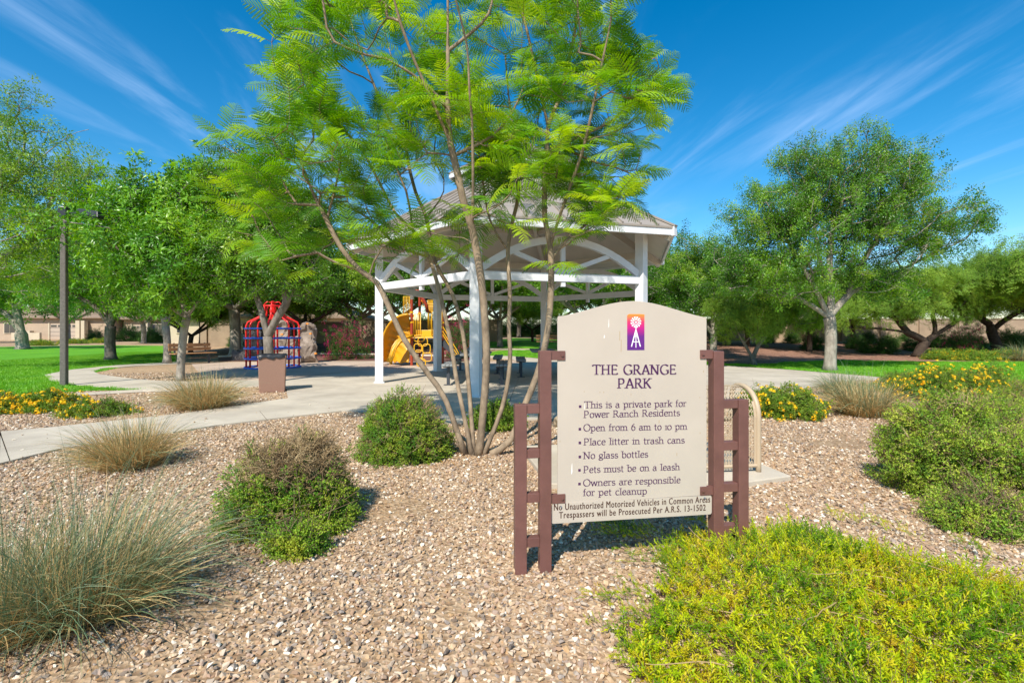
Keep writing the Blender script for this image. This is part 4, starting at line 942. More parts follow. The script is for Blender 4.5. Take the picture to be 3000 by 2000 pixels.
def rocks():
    a = G(866, 1064); r = empty('climbing_wall', a, 'tan moulded rock climbing wall with orange holds, right of the red climbing cage', 'climbing wall')
    mb = MB(); rock(mb, a + Vector((.32, .45, 0)), (.75, .5, 1.72), 3, 12, .35); mb.build('rock_panel', m_rock, r)
    mb = MB(); rock(mb, a + Vector((-.25, .35, 0)), (.7, .6, 1.15), 5, 11, -.2); mb.build('rock_panel', m_rock, r)
    mb = MB(); rock(mb, a + Vector((-.05, -.05, 0)), (.62, .4, .62), 9, 9, .1); mb.build('rock_step', m_rock, r)
    mb = MB(); rock(mb, a + Vector((-.95, .6, 0)), (.75, .6, 1.80), 12, 12, .2); mb.build('rock_panel', m_rock, r)
    for i, (px, py) in enumerate(((901, 948), (910, 977), (876, 1017), (925, 1035), (924, 1002), (826, 979), (838, 1040))):
        p = P(px, py, a.y + .12); mb = MB(); mb.box(p, (.14, .10, .07), R.uniform(-.5, .5), taper=.6); mb.build('hold', m_orange if i != 4 else m_black, r, bev=.02)
    b = G(715, 1056); r2 = empty('climbing_rock', b, 'dark grey moulded rock clump left of the red climbing cage', 'rock')
    mb = MB(); rock(mb, b + Vector((.3, .3, 0)), (.9, .7, 1.35), 21, 12, .3); mb.build('rock_panel', m_rockd, r2)
    mb = MB(); rock(mb, b + Vector((-.15, .1, 0)), (.7, .6, .5), 25, 9, .1); mb.build('rock_step', m_rockd, r2)
rocks()
def playset():
    c = G(1206, 1071); r = empty('play_structure', c, 'yellow slide and play tower with rust red posts, seen between the white columns', 'playground set'); D = c.y; k = D / F
    def Q(px, py, dy=0): return Vector(((px - CX) * k, D + dy, CH - (py - HY) * k))
    dz = Q(0, 989).z
    posts = [(1206, 0, 832), (1289, 0, 882), (1212, 1.25, 850), (1284, 1.25, 860)]
    for px, dy, ty in posts:
        x = Q(px, 0).x; mb = MB(); mb.tube([Vector((x, D + dy, c.z)), Vector((x, D + dy, Q(px, ty).z))], .058, 12); mb.build('post', m_redp, r, smooth=False)
        for zc in (Q(0, 917).z, Q(0, 946).z, Q(0, 985).z): mb = MB(); mb.tube([Vector((x, D + dy, zc)), Vector((x, D + dy, zc + .07))], .075, 12); mb.build('collar', m_redp if zc < 1.5 else m_ym, r)
    x0, x1 = Q(1206, 0).x, Q(1289, 0).x; mb = MB(); mb.box(((x0 + x1) / 2, D + .62, dz - .03), (x1 - x0 - .12, 1.12, .07)); mb.build('deck', m_dark, r)
    mb = MB(); mb.box(((x0 + x1) / 2 - .05, D + .05, dz + .16), (.7, .04, .30)); mb.build('kick_panel', m_ym, r, bev=.01)
    def rail(xa, xb, za, zb, dy, n, nm='railing'):
        o = empty_part(nm, r); 
        mb = MB(); mb.tube([(xa, D + dy, za), (xa, D + dy, zb), (xb, D + dy, zb), (xb, D + dy, za), (xa, D + dy, za)], .02, 6); fr = mb.build(nm, m_ym, r, smooth=True)
        for i in range(1, n):
            x = xa + (xb - xa) * i / n; mb = MB(); mb.tube([(x, D + dy, za), (x, D + dy, zb)], .013, 6); mb.build('bar', m_ym, fr, smooth=True)
    def empty_part(a, b): return None
    rail(Q(1174, 0).x, Q(1201, 0).x, Q(0, 919).z, Q(0, 866).z, .5, 6)
    rail(Q(1213, 0).x, Q(1232, 0).x, Q(0, 982).z, Q(0, 919).z, 0, 4)
    rail(Q(1238, 0).x, Q(1262, 0).x, Q(0, 962).z, Q(0, 873).z, 1.25, 7)
    rail(Q(1243, 0).x, Q(1284, 0).x, Q(0, 966).z, Q(0, 909).z, 1.0, 8)
    rail(Q(1265, 0).x, Q(1284, 0).x, Q(0, 982).z, Q(0, 920).z, 0, 3)
    mb = MB(); mb.tube([Q(1180, 850, .6), Q(1215, 848, .6), Q(1240, 890, .7), Q(1243, 912, .8)], .07, 8); mb.build('tube_rail', m_redp, r, smooth=True)
    for yy in (885, 893): mb = MB(); mb.tube([Q(1225, yy, .9), Q(1284, yy + 3, .9)], .02, 6); mb.build('top_rail', m_ym, r)
    # roof-like orange arched panel
    mb = MB(); pts = [Q(1213, 872, 1.3), Q(1235, 885, 1.3), Q(1246, 914, 1.3)]; mb.tube(pts, .05, 6); mb.build('arched_rail', m_orange, r, smooth=True)
    # wide wave slide: rim, ribbed bed and outer side, curving down to the left
    n = 26; cx, cz = Q(1200, 0).x, c.z + .12; rx, rz_ = (1202 - 1114) * k, Q(0, 922).z - c.z - .12
    rim, inner, foot = [], [], []
    for i in range(n + 1):
        t = i / n * math.pi / 2; x = cx - rx * math.sin(t) ** 1.0; z = cz + rz_ * math.cos(t) ** .78; yb = D - .25 + 1.2 * (math.sin(t) ** 2) * .35
        rim.append(Vector((x, yb, z)))
    mb = MB(); mb.tube(rim, .055, 8); mb.tube([p + Vector((.05, .75, -.02)) for p in rim], .055, 8); mb.build('slide_rim', m_yp, r, smooth=True)
    m = 22; vs_, fs_ = [], []
    for i, p in enumerate(rim):
        for j in range(m + 1):
            s = j / m; zlow = c.z + .14 + .03 * math.sin(i * .5); xx = p.x + (cx - .02 - p.x) * s * (.25 + .2 * s); z = p.z + (zlow - p.z) * s
            wav = .075 * math.sin((z * 3.9 + (p.x - cx) * 1.9) * 2 * math.pi * .8) * math.sin(math.pi * min(1, s * 1.15)) ; y = p.y + .10 + .42 * math.sin(math.pi * s) + wav
            vs_.append(Vector((xx, y, z)))
    for i in range(n):
        for j in range(m): q = i * (m + 1) + j; fs_.append((q, q + 1, q + m + 2, q + m + 1))
    mb = MB(); mb.add(vs_, fs_); o = mb.build('slide_bed', m_yp, r, smooth=True); so = o.modifiers.new('thick', 'SOLIDIFY'); so.thickness = .04; so.offset = 1
    mb = MB(); vs_ = []; 
    for i, p in enumerate(rim): vs_ += [p, p + Vector((.05, .75, -.02))]
    mb.add(vs_, [(2 * i, 2 * i + 1, 2 * i + 3, 2 * i + 2) for i in range(n)]); o = mb.build('slide_deck', m_yp, r, smooth=True); o.modifiers.new('thick', 'SOLIDIFY').thickness = .03
    # the narrow second chute in front
    mb = MB(); pth = [Q(1205, 988, -.1), Q(1192, 992, -.3), Q(1175, 1005, -.5), Q(1165, 1022, -.6), Q(1160, 1042, -.65), Q(1154, 1058, -.7)]
    wv = Vector((.11, -.08, .0)); vs_ = []
    for i, p in enumerate(pth): vs_ += [p - wv + Vector((0, 0, .13)), p - wv, p + wv, p + wv + Vector((0, 0, .13))]
    mb.add(vs_, [(4 * i + j, 4 * i + j + 1, 4 * i + j + 5, 4 * i + j + 4) for i in range(len(pth) - 1) for j in range(3)]); o = mb.build('chute', m_yp, r, smooth=True); o.modifiers.new('thick', 'SOLIDIFY').thickness = .035
    for px in (1118, 1186): mb = MB(); mb.tube([Q(px, 1060, .1), Q(px, 1044, .2)], .03, 6); mb.build('slide_foot', m_yp, r)
    mb = MB(); mb.tube([Q(1157, 1064, -.65), Q(1157, 1045, -.6)], .06, 6); mb.build('slide_foot', m_yp, r)
    # looped climber under the deck
    loops = [(1221, 991, 30, 18), (1233, 1001, 28, 24), (1222, 1018, 22, 24), (1247, 1020, 22, 26), (1228, 1035, 24, 22), (1252, 1043, 26, 24), (1238, 1058, 24, 20)]
    for i, (px, py, w, h) in enumerate(loops):
        pts = []; 
        for a in range(0, 17):
            t = a / 16 * 2 * math.pi; ca, sa = math.cos(t), math.sin(t); e = .55
            pts.append(Q(px + w / 2 * (abs(ca) ** e) * (1 if ca > 0 else -1) + 8, py + h / 2 * (abs(sa) ** e) * (1 if sa > 0 else -1), -.05 - .012 * (py - 990)))
        mb = MB(); mb.tube(pts, .021, 6, False); mb.build('loop', m_ym, r, smooth=True)
    mb = MB(); mb.tube([Q(1210, 989, -.05), Q(1286, 989, -.05)], .022, 6); mb.build('deck_rail', m_ym, r)
    # stairs on the right with yellow handrails
    a, b = Q(1291, 995, .6), Q(1352, 1052, .6)
    mb = MB()
    for dy in (-.45, .45): mb.beam(a + Vector((0, dy, -.1)), b + Vector((0, dy, .02)), .04, .22, up=(0, 0, 1))
    mb.build('stair_stringer', m_dark, r)
    for i in range(6): p = a.lerp(b, (i + .5) / 6); mb = MB(); mb.box(p, (.24, .86, .03)); mb.build('tread', m_dark, r)
    for (pa, pb) in (((1291, 948), (1346, 1040)), ((1293, 975), (1340, 1052)), ((1291, 962), (1343, 1046))):
        mb = MB(); mb.tube([Q(*pa, .1), Q(*pb, .1)], .02, 6); mb.build('handrail', m_ym, r)
playset()

# ------------------------------------------------------------------ walls, houses and things at the back
def block_wall(name, label, p0, p1, h, nseg, mtl=None, cap=True):
    mtl = mtl or m_wallm; p0 = Vector(p0); p1 = Vector(p1); r = empty(name, (p0 + p1) / 2, label, 'wall')
    for i in range(nseg):
        a = p0.lerp(p1, i / nseg); b = p0.lerp(p1, (i + 1) / nseg); d = (b - a).normalized(); za = min(hgt(a.x, a.y), hgt(b.x, b.y)) - .3
        zt = p0.z + (p1.z - p0.z) * (i + .5) / nseg + h; up = Vector((0, 0, 1))
        a2 = Vector((a.x, a.y, (za + zt) / 2)) + d * .2; b2 = Vector((b.x, b.y, (za + zt) / 2)) - d * .2
        mb = MB(); mb.beam(a2, b2, .19, zt - za); mb.build('wall_panel', mtl, r)
        mb = MB(); mb.box((a.x, a.y, (za + zt) / 2 + .06), (.40, .40, zt - za + .12), math.atan2(d.y, d.x)); mb.build('pilaster', mtl, r)
        if cap: mb = MB(); mb.beam(Vector((a2.x, a2.y, zt + .035)), Vector((b2.x, b2.y, zt + .035)), .27, .065); mb.build('wall_cap', mtl, r)
    return r
w0 = P(600, 1000, 33); w1 = P(1480, 1000, 36)
for q in (w0, w1): q.z = hgt(q.x, q.y)
block_wall('garden_wall', 'tan block wall behind the playground and its pink bougainvillea', w0, w1, 1.62, 9)
w2 = P(2030, 1000, 37); w3 = P(3400, 1000, 35)
for q in (w2, w3): q.z = hgt(q.x, q.y)
block_wall('garden_wall', 'long plain tan wall along the back of the right lawn', w2, w3, 1.66, 12)

def house(name, label, x0, x1, y0, y1, base, eave, roof_h, feats, mtl, ov=.6):
    r = empty(name, ((x0 + x1) / 2, y0, base), label, 'house')
    mb = MB(); mb.box(((x0 + x1) / 2, (y0 + y1) / 2, (base - .5 + eave) / 2), (x1 - x0, y1 - y0, eave - base + .5)); mb.build('wall', mtl, r)
    e = [(x0 - ov, y0 - ov, eave), (x1 + ov, y0 - ov, eave), (x1 + ov, y1 + ov, eave), (x0 - ov, y1 + ov, eave)]; dd = (y1 - y0) / 2 + ov
    rd = [(x0 - ov + dd, (y0 + y1) / 2, eave + roof_h), (x1 + ov - dd, (y0 + y1) / 2, eave + roof_h)]
    mb = MB(); mb.add(e + rd + [(a, b, c - .18) for a, b, c in e], [(0, 1, 5, 4), (1, 2, 5), (2, 3, 4, 5), (3, 0, 4), (0, 6, 7, 1), (1, 7, 8, 2), (2, 8, 9, 3), (3, 9, 6, 0), (9, 8, 7, 6)]); rf = mb.build('roof', m_tile, r)
    # courses of tile, laid as long steps
    for k in range(1, 9):
        t = k / 9; a = Vector(e[0]).lerp(Vector(rd[0]), t); b = Vector(e[1]).lerp(Vector(rd[1]), t); mb = MB(); mb.beam(a + Vector((0, -.03, .03)), b + Vector((0, -.03, .03)), .10, .07); mb.build('tile_course', m_tile, rf)
    for ft in feats:
        k, fx0, fx1, fz0, fz1 = ft
        if k == 'garage':
            mb = MB(); mb.box(((fx0 + fx1) / 2, y0 - .01, base + (fz0 + fz1) / 2), (fx1 - fx0, .06, fz1 - fz0)); g_ = mb.build('garage_door', m_garage, r)
            for i in range(1, 4): mb = MB(); mb.box(((fx0 + fx1) / 2, y0 - .046, base + fz0 + (fz1 - fz0) * i / 4), (fx1 - fx0, .012, .03)); mb.build('door_joint', m_dark, g_)
            for i in range(4):
                cx = fx0 + (fx1 - fx0) * (i + .5) / 4; mb = MB(); mb.box((cx, y0 - .05, base + fz0 + (fz1 - fz0) * .87), ((fx1 - fx0) / 4 * .8, .02, .28)); mb.build('door_window', m_glass, g_)
            for sx_ in (fx0 - .12, fx1 + .12): mb = MB(); mb.box((sx_, y0 - .06, base + (fz0 + fz1) / 2 + .06), (.2, .14, fz1 - fz0 + .12)); mb.build('trim', m_house2, r)
        elif k == 'window':
            mb = MB(); mb.box(((fx0 + fx1) / 2, y0 - .03, base + (fz0 + fz1) / 2), (fx1 - fx0 + .2, .10, fz1 - fz0 + .2)); w = mb.build('window', m_house2, r)
            for s in (0, 1): xx0 = fx0 + (fx1 - fx0) * s / 2; mb = MB(); mb.box((xx0 + (fx1 - fx0) / 4, y0 - .09, base + (fz0 + fz1) / 2), ((fx1 - fx0) / 2 - .06, .03, fz1 - fz0)); mb.build('pane', m_glass, w)
        elif k == 'column':
            mb = MB(); mb.box(((fx0 + fx1) / 2, y0 - .5, base + (fz0 + fz1) / 2), (fx1 - fx0, .6, fz1 - fz0)); mb.build('porch_column', m_house2, r)
        elif k == 'lowwall':
            mb = MB(); mb.box(((fx0 + fx1) / 2, y0 - 2.2, base + (fz0 + fz1) / 2), (fx1 - fx0, .3, fz1 - fz0)); mb.build('low_wall', m_house2, r)
    return r
kk = 66 / F
def hx(px): return (px - CX) * kk
house('house', 'tan stucco house with a pale garage door, far left behind the lawn', hx(-120), hx(330), 66, 80, .25, 3.35, 2.4,
      [('garage', hx(148), hx(232), 0, 2.15), ('window', hx(-60), hx(-12), .9, 2.2), ('window', hx(14), hx(46), .9, 2.2), ('column', hx(236), hx(248), 0, 2.6), ('column', hx(90), hx(104), 0, 1.2), ('lowwall', hx(85), hx(165), 0, .95), ('column', hx(252), hx(262), 0, 2.6)], m_house)
house('house', 'pinkish stucco house with brown garage and wide window, behind the left hedges', hx(345), hx(480), 67, 79, .25, 3.2, 2.2,
      [('garage', hx(372), hx(416), 0, 2.0), ('window', hx(432), hx(466), .7, 2.1), ('column', hx(421), hx(429), 0, 2.6)], m_house)
kk = 42 / F
house('house', 'cream stucco house side rising over the block wall beside the playground', hx(480), hx(1010), 42, 54, .3, 2.72, 2.2, [('window', hx(934), hx(960), 1.35, 2.15), ('window', hx(520), hx(545), 1.0, 2.1)], m_house2)
kk = 60 / F
house('house', 'tan house with a tiled roof showing over the wall right of the sign', hx(2255), hx(2420), 60, 70, .65, 4.1, 1.9, [('window', hx(2285), hx(2310), 1.9, 3.1), ('window', hx(2350), hx(2380), 1.9, 3.1)], m_house)
ub = G(705, 1003); ub.y = 31.6; ub.x = (705 - CX) / F * 31.6; ub.z = hgt(ub.x, 31.6)
mb = MB(); mb.box((ub.x, ub.y, ub.z + .42), (.55, .4, .85)); r_ = empty('utility_box', ub, 'green utility cabinet against the block wall', 'utility box'); mb.build('cabinet', m_util, r_, bev=.02); mb = MB(); mb.box((ub.x, ub.y, ub.z + .865), (.61, .46, .04)); mb.build('lid', m_util, r_)

# ------------------------------------------------------------------ jacaranda: six stems from one base, fronds at the twig ends
V_FR_ME = [frond_mesh(60 + i, .47, (.35, .6, .9, .5, .75, .2)[i]).mesh('frond', [m_frond, m_twig]) for i in range(6)]
V_FR = [bpy.data.objects.new('frond_source', m) for m in V_FR_ME]
def jacaranda():
    b = G(1400, 1332); root = empty('jacaranda_tree', b, 'feathery bright green young jacaranda with several thin stems, behind the sign', 'tree'); D0 = b.y
    ST = [  # (radius at base, depth drift per metre of height, stem, branches)
        (.033, .05, [(1362, 1334), (1306, 1172), (1255, 1096), (1185, 995), (1137, 893), (1105, 829), (1054, 791), (1000, 727), (957, 644), (915, 560), (880, 470)], [[(1054, 791), (985, 770), (930, 740)], [(957, 644), (985, 540), (1000, 460)]]),
        (.028, .30, [(1383, 1335), (1354, 1191), (1335, 1096), (1319, 995), (1281, 829), (1255, 752), (1210, 676), (1159, 625), (1115, 542), (1064, 446), (1019, 395), (950, 330)], [[(1210, 676), (1190, 560), (1150, 470), (1120, 380)], [(1255, 752), (1165, 720), (1080, 640), (990, 590)]]),
        (.027, .48, [(1388, 1330), (1376, 1160), (1357, 982), (1325, 861), (1274, 765), (1249, 638), (1217, 561), (1191, 446), (1185, 319), (1150, 180), (1120, 60), (1100, -80)], [[(1191, 446), (1130, 330), (1083, 217), (1038, 96), (1000, -40)], [(1249, 638), (1300, 560), (1290, 470)]]),
        (.042, -.05, [(1402, 1342), (1411, 1255), (1424, 1096), (1424, 995), (1411, 829), (1383, 670), (1357, 587), (1338, 497), (1319, 415), (1312, 319), (1312, 150), (1312, 0), (1315, -160)], [[(1383, 670), (1386, 542), (1383, 357), (1376, 274), (1367, 128), (1335, 0), (1320, -120)], [(1367, 128), (1410, 70), (1440, 13), (1450, -90)], [(1319, 415), (1268, 300), (1217, 185), (1172, 64), (1140, -60)], [(1383, 457), (1440, 400), (1500, 330), (1540, 240)], [(1312, 319), (1250, 250), (1180, 200)]]),
        (.026, .25, [(1416, 1336), (1472, 1191), (1494, 1064), (1491, 957), (1494, 861), (1488, 733), (1504, 638), (1520, 568), (1510, 485), (1504, 383), (1490, 280), (1480, 160)], [[(1488, 733), (1446, 670), (1427, 612), (1415, 540)], [(1510, 485), (1560, 420), (1580, 330)]]),
        (.037, .10, [(1440, 1330), (1497, 1287), (1536, 1191), (1574, 1096), (1599, 1000), (1612, 893), (1615, 797), (1612, 721), (1596, 638), (1596, 542), (1603, 446), (1606, 370), (1644, 274), (1670, 159), (1689, 64), (1700, -60)], [[(1612, 721), (1638, 638), (1670, 548), (1695, 478), (1714, 415), (1740, 300), (1765, 180), (1790, 60)], [(1603, 446), (1676, 408), (1752, 402), (1823, 376), (1880, 330)], [(1695, 478), (1752, 478), (1797, 488), (1850, 510)], [(1615, 760), (1663, 701), (1702, 670), (1733, 644)], [(1606, 370), (1577, 242), (1548, 108), (1523, 0), (1510, -100)], [(1714, 415), (1800, 350), (1870, 260), (1930, 200)]])]
    OUT = [(800, -140), (792, 60), (795, 230), (800, 300), (640, 330), (622, 440), (700, 560), (640, 600), (700, 740), (850, 800), (1000, 800), (1130, 770), (1330, 760), (1420, 700), (1500, 740), (1640, 790), (1800, 700), (1850, 560), (1890, 440), (1900, 330), (1975, 210), (1870, 110), (1810, 80), (1790, -140)]
    rr = np.random.default_rng(5); tips = []
    while len(tips) < 640:
        x, y = rr.uniform(600, 2060), rr.uniform(-170, 800)
        if not inpoly([x], [y], OUT)[0]: continue
        if noise.noise(Vector((x * .0052, y * .0052, 2.2))) < -.22 and not (1380 < x < 1720 and 380 < y < 600): continue
        if 1380 < x < 1560 and 60 < y < 330 and rr.random() < .7: continue
        if y > 660 and rr.random() < .3: continue
        if x < 1150 and rr.random() < .22: continue
        if 1120 < x < 1500 and y < 200 and rr.random() < .4: continue
        ex = (x - 1350) / 640; dmax = 1.55 * math.sqrt(max(.12, 1 - ex * ex)); D = D0 + .5 + rr.uniform(-.7 if abs(ex) < .55 else -1, 1) * dmax
        p = P(x, y, D); tips.append(tuple(p))
    for _ in range(60): tips.append(tuple(P(rr.uniform(1400, 1720), rr.uniform(395, 600), D0 + rr.uniform(-.1, 1.5))))
    for _ in range(60):   # above the frame
        tips.append(tuple(b + Vector((float(np.clip(rr.normal(0, 1.2), -1.9, 1.9)), rr.normal(.3, .8), rr.uniform(5.0, 6.3)))))
    tips = np.array(tips)
    polys = []; who = []
    for si, (r0, drift, st, brs) in enumerate(ST):
        def W_(q, extra=0): 
            z = (HY - q[1]) * D0 / F + CH; dd = D0 + drift * max(0, z) + extra; return P(q[0], q[1], dd)
        s = [W_(q) for q in st]; s[0].z = 0.0; polys.append((r0, [tuple(p) for p in s], [[tuple(W_(q, (.12 * j * (1 if k % 2 else -1)) if j else 0)) for j, q in enumerate(br)] for k, br in enumerate(brs)]))
    # share the tips out to the nearest stem, then let every stem grow its own twigs
    samp = []
    for r0, s, br in polys:
        pts = []
        for l in [s] + br:
            for i in range(len(l) - 1):
                for t in (0, .5): pts.append(np.array(l[i]) * (1 - t) + np.array(l[i + 1]) * t)
        samp.append(np.array([p for p in pts if p[2] > 1.7]))
    own = [int(np.argmin([np.sqrt(((q - t) ** 2).sum(1)).min() for q in samp])) for t in tips]
    fp, fd = [], []
    for si, (r0, s, br) in enumerate(polys):
        tp = tips[[i for i in range(len(tips)) if own[i] == si]]
        if not len(tp): tp = np.array([s[-1]])
        A, rad, paths, ends, T, ns, par = grow([s] + br, tp, pen=.12, up=1.0, seg=.22, r_tip=.0042, r_base=r0, seed=50 + si, wig=.03)
        first = paths[0]; n0 = len(first)
        for k, i in enumerate(first): rad[i] = max(rad[i], r0 * (1 - .80 * (k / (n0 - 1)) ** .85))
        for pth in paths[1:ns]:
            for k, i in enumerate(pth[1:]): rad[i] = max(rad[i], min(rad[pth[0]], r0 * .45) * (1 - .7 * k / len(pth)))
        mb = MB(); wood(mb, A, rad, [first], True, 12); o = mb.build('stem', m_jstem, root, smooth=True)
        mb = MB(); wood(mb, A, rad, [[]] + paths[1:], False, 8); mb.build('branches', m_jstem, o, smooth=True)['kind'] = 'stuff'
        c = np.array([0, 5.9, 3.4])
        for pth in paths[ns:] + [[q[-3], q[-2], q[-1]] for q in paths[:ns]]:
            e = pth[-1]; nf = int(rr.integers(3, 5))
            for k in range(nf):
                x = 0 if k < 3 else min(len(pth) - 1, int(rr.integers(1, 4))); p = A[pth[-1 - x]]; a = rr.uniform(0, 6.28) if k else None
                d = T[e] * .7 + rr.normal(0, .62, 3); d[2] = d[2] * .5 + rr.uniform(-.1, .35)
                fp.append(p); fd.append(d / np.linalg.norm(d))
    fp = np.array(fp); fd = np.array(fd); n = len(fp); yaw = np.arctan2(fd[:, 1], fd[:, 0]); pit = -np.arcsin(np.clip(fd[:, 2], -1, 1)); scl = rr.uniform(.60, 1.08, n)
    dist = np.linalg.norm(fp - np.array([0, 0, CH]), axis=1) / scl; inview = (np.abs(fp[:, 0] / fp[:, 1]) < 1.0) & ((fp[:, 2] - CH) / fp[:, 1] < .68)
    order = np.argsort(dist + (~inview) * 100); near = set(order[:300].tolist()); org = ORG[root.name]
    for i in order[:300]:
        o = bpy.data.objects.new('frond', V_FR_ME[int(rr.integers(0, 6))]); COL.objects.link(o); o.parent = root; o.location = Vector(fp[i].tolist()) - org
        o.rotation_euler = (rr.normal(0, .35), pit[i], yaw[i]); s = float(scl[i]); o.scale = (s, s, s)
    rest = np.array([i for i in range(n) if i not in near])
    scatter('foliage', V_FR, fp[rest], np.stack([rr.normal(0, .35, len(rest)), pit[rest], yaw[rest]], 1), scl[rest], root)
    print('FRONDS', n)
jacaranda()

# ------------------------------------------------------------------ the other trees
pxtree('ash_tree', 'broad leafy ash tree with a white trunk right behind the round tan grass clump', 13.4, (528, 1118),
       [[(524, 1118), (532, 1040), (540, 965), (548, 930)], [(548, 930), (500, 900), (450, 870), (400, 840), (360, 800)], [(548, 930), (530, 870), (500, 790), (470, 690), (455, 610)], [(548, 930), (575, 890), (620, 860), (700, 830), (760, 800)], [(530, 870), (570, 780), (600, 690), (610, 600)], [(500, 900), (470, 880), (430, 780), (380, 700)]],
       [(500, 720, 210, 190), (600, 690, 190, 170), (360, 760, 120, 130), (470, 600, 120, 110), (700, 780, 110, 90), (500, 840, 200, 60), (560, 540, 70, 60), (235, 665, 80, 45, -2.0), (330, 600, 110, 90)], 480, 5, V_ASH, m_barkp, seed=3, rb=.10, leafscale=1.6, spread=.18)
pxtree('ash_tree', 'dark trunked spreading tree growing out of the left lawn', 23, (325, 1055),
       [[(325, 1058), (322, 1000), (324, 955)], [(324, 955), (280, 900), (230, 870), (180, 850)], [(324, 955), (300, 880), (270, 810)], [(324, 955), (325, 870), (330, 790)], [(324, 955), (350, 900), (390, 850)]],
       [(310, 790, 190, 110), (200, 770, 120, 110), (400, 760, 140, 120), (300, 700, 160, 90)], 320, 5, V_ASH, m_bark, seed=4, rb=.22, leafscale=1.8, spread=.25)
pxtree('ash_tree', 'tall pale green tree crowding the left edge, its light twigs against the sky', 17.5, (-150, 1090),
       [[(-150, 1096), (-140, 950), (-120, 850)], [(-120, 850), (-60, 720), (-10, 560), (30, 400), (70, 270)], [(-120, 850), (0, 760), (120, 680), (230, 560)], [(-10, 560), (100, 480), (200, 400), (260, 380)], [(-120, 850), (-200, 700), (-250, 500)]],
       [(60, 520, 190, 170), (180, 520, 150, 130), (-120, 560, 220, 200), (40, 370, 100, 110), (90, 700, 190, 120), (300, 560, 110, 80), (70, 280, 50, 60), (0, 800, 200, 80), (120, 640, 160, 100)], 460, 5, V_PAL, m_barkp, seed=6, rb=.22, leafscale=1.25, spread=.16, lump=.7)
pxtree('ash_tree', 'leaning white barked tree at the far edge of the left lawn', 34, (66, 1027),
       [[(75, 1030), (62, 980), (52, 930), (44, 900)], [(62, 980), (30, 930), (-20, 900)]], [(60, 850, 170, 90), (-60, 840, 120, 90), (180, 870, 90, 60)], 150, 6, V_ASH, m_barkp, seed=7, rb=.36, leafscale=2.2, spread=.3)
pxtree('ash_tree', 'slender pale double trunk beside the path, left of the white trunked ash', 20.5, (490, 1066),
       [[(492, 1068), (490, 1000), (486, 955)], [(486, 955), (475, 910), (465, 880)], [(486, 955), (502, 920), (520, 890)]], [(480, 820, 110, 90), (430, 780, 90, 70)], 110, 6, V_ASH, m_barkp, seed=8, rb=.14, leafscale=1.5, spread=.2)
pxtree('ash_tree', 'forked grey trunk tree standing just behind the litter bin', 13.0, (790, 1120),
       [[(790, 1122), (788, 1040), (785, 985)], [(785, 985), (770, 930), (765, 905), (740, 840), (700, 780)], [(785, 985), (812, 930), (838, 890), (862, 845), (900, 800)], [(838, 890), (830, 800), (820, 700)]],
       [(800, 740, 170, 130), (700, 790, 110, 80), (900, 780, 110, 90), (760, 640, 120, 100), (620, 560, 60, 60), (860, 650, 110, 90), (740, 560, 130, 110)], 400, 6, V_OAK, m_bark, seed=9, rb=.125, leafscale=1.5, spread=.16)
pxtree('shade_tree', 'big domed oak-like tree with a pale trunk on the right lawn', 16.9, (2430, 1086),
       [[(2430, 1088), (2434, 1010), (2432, 950), (2428, 930)], [(2428, 930), (2370, 890), (2310, 860), (2250, 830), (2180, 780)], [(2428, 930), (2390, 850), (2350, 780), (2300, 690), (2250, 600)], [(2428, 930), (2436, 860), (2430, 770), (2440, 650), (2460, 500)], [(2436, 860), (2410, 800), (2390, 690), (2380, 560)], [(2428, 930), (2480, 870), (2530, 840), (2620, 800), (2720, 750), (2830, 700)], [(2480, 870), (2520, 780), (2580, 680), (2640, 560)]],
       [(2440, 560, 230, 170), (2300, 650, 200, 140), (2620, 620, 200, 150), (2220, 720, 150, 110), (2760, 660, 120, 90), (2450, 480, 160, 110), (2600, 500, 120, 90), (2180, 790, 120, 60), (2430, 780, 260, 70), (2860, 660, 60, 50), (2680, 720, 130, 70), (2480, 640, 250, 150), (2230, 800, 190, 80), (2330, 850, 130, 50), (2620, 840, 110, 40)], 820, 7, V_OAK, m_barkp, seed=10, rb=.19, leafscale=1.35, spread=.16, lump=.75, shell=.6)
pxtree('shade_tree', 'small tree with bare white limbs just right of the sign', 22, (2092, 1056),
       [[(2092, 1056), (2090, 1010), (2092, 985)], [(2092, 985), (2060, 940), (2040, 900)], [(2092, 985), (2110, 930), (2150, 880)], [(2092, 985), (2088, 930), (2095, 880)], [(2110, 960), (2170, 930), (2240, 900)]],
       [(2080, 830, 170, 90), (1990, 810, 110, 90), (2170, 820, 120, 90), (2060, 750, 110, 70)], 240, 8, V_OAK, m_barkp, seed=12, rb=.15, leafscale=1.5, spread=.2)
pxtree('mesquite_tree', 'low v-forked mesquite on the mulched bank, right of the sign post', 19.6, (2210, 1070),
       [[(2210, 1071), (2205, 1050)], [(2205, 1050), (2180, 1005), (2160, 970), (2150, 930)], [(2205, 1050), (2222, 1010), (2250, 975), (2290, 930)]],
       [(2180, 930, 120, 50), (2290, 920, 130, 55), (2230, 890, 120, 50)], 150, 5, V_MSQ, m_bark, seed=13, rb=.10, leafscale=1.1, spread=.15)
pxtree('mesquite_tree', 'wide feathery light green mesquite with dark crooked limbs, right of the big tree', 25, (2690, 1046),
       [[(2690, 1048), (2698, 1020), (2712, 1000)], [(2712, 1000), (2660, 975), (2600, 965), (2530, 960), (2480, 965)], [(2712, 1000), (2750, 975), (2790, 950), (2830, 920)], [(2660, 975), (2620, 930), (2560, 900)]],
       [(2560, 890, 130, 45), (2680, 875, 150, 50), (2800, 870, 130, 50), (2620, 840, 140, 45), (2460, 920, 90, 30), (2740, 830, 120, 45)], 330, 5, V_MSQ, m_barkd, seed=14, rb=.24, leafscale=1.25, spread=.22, depth=.7)
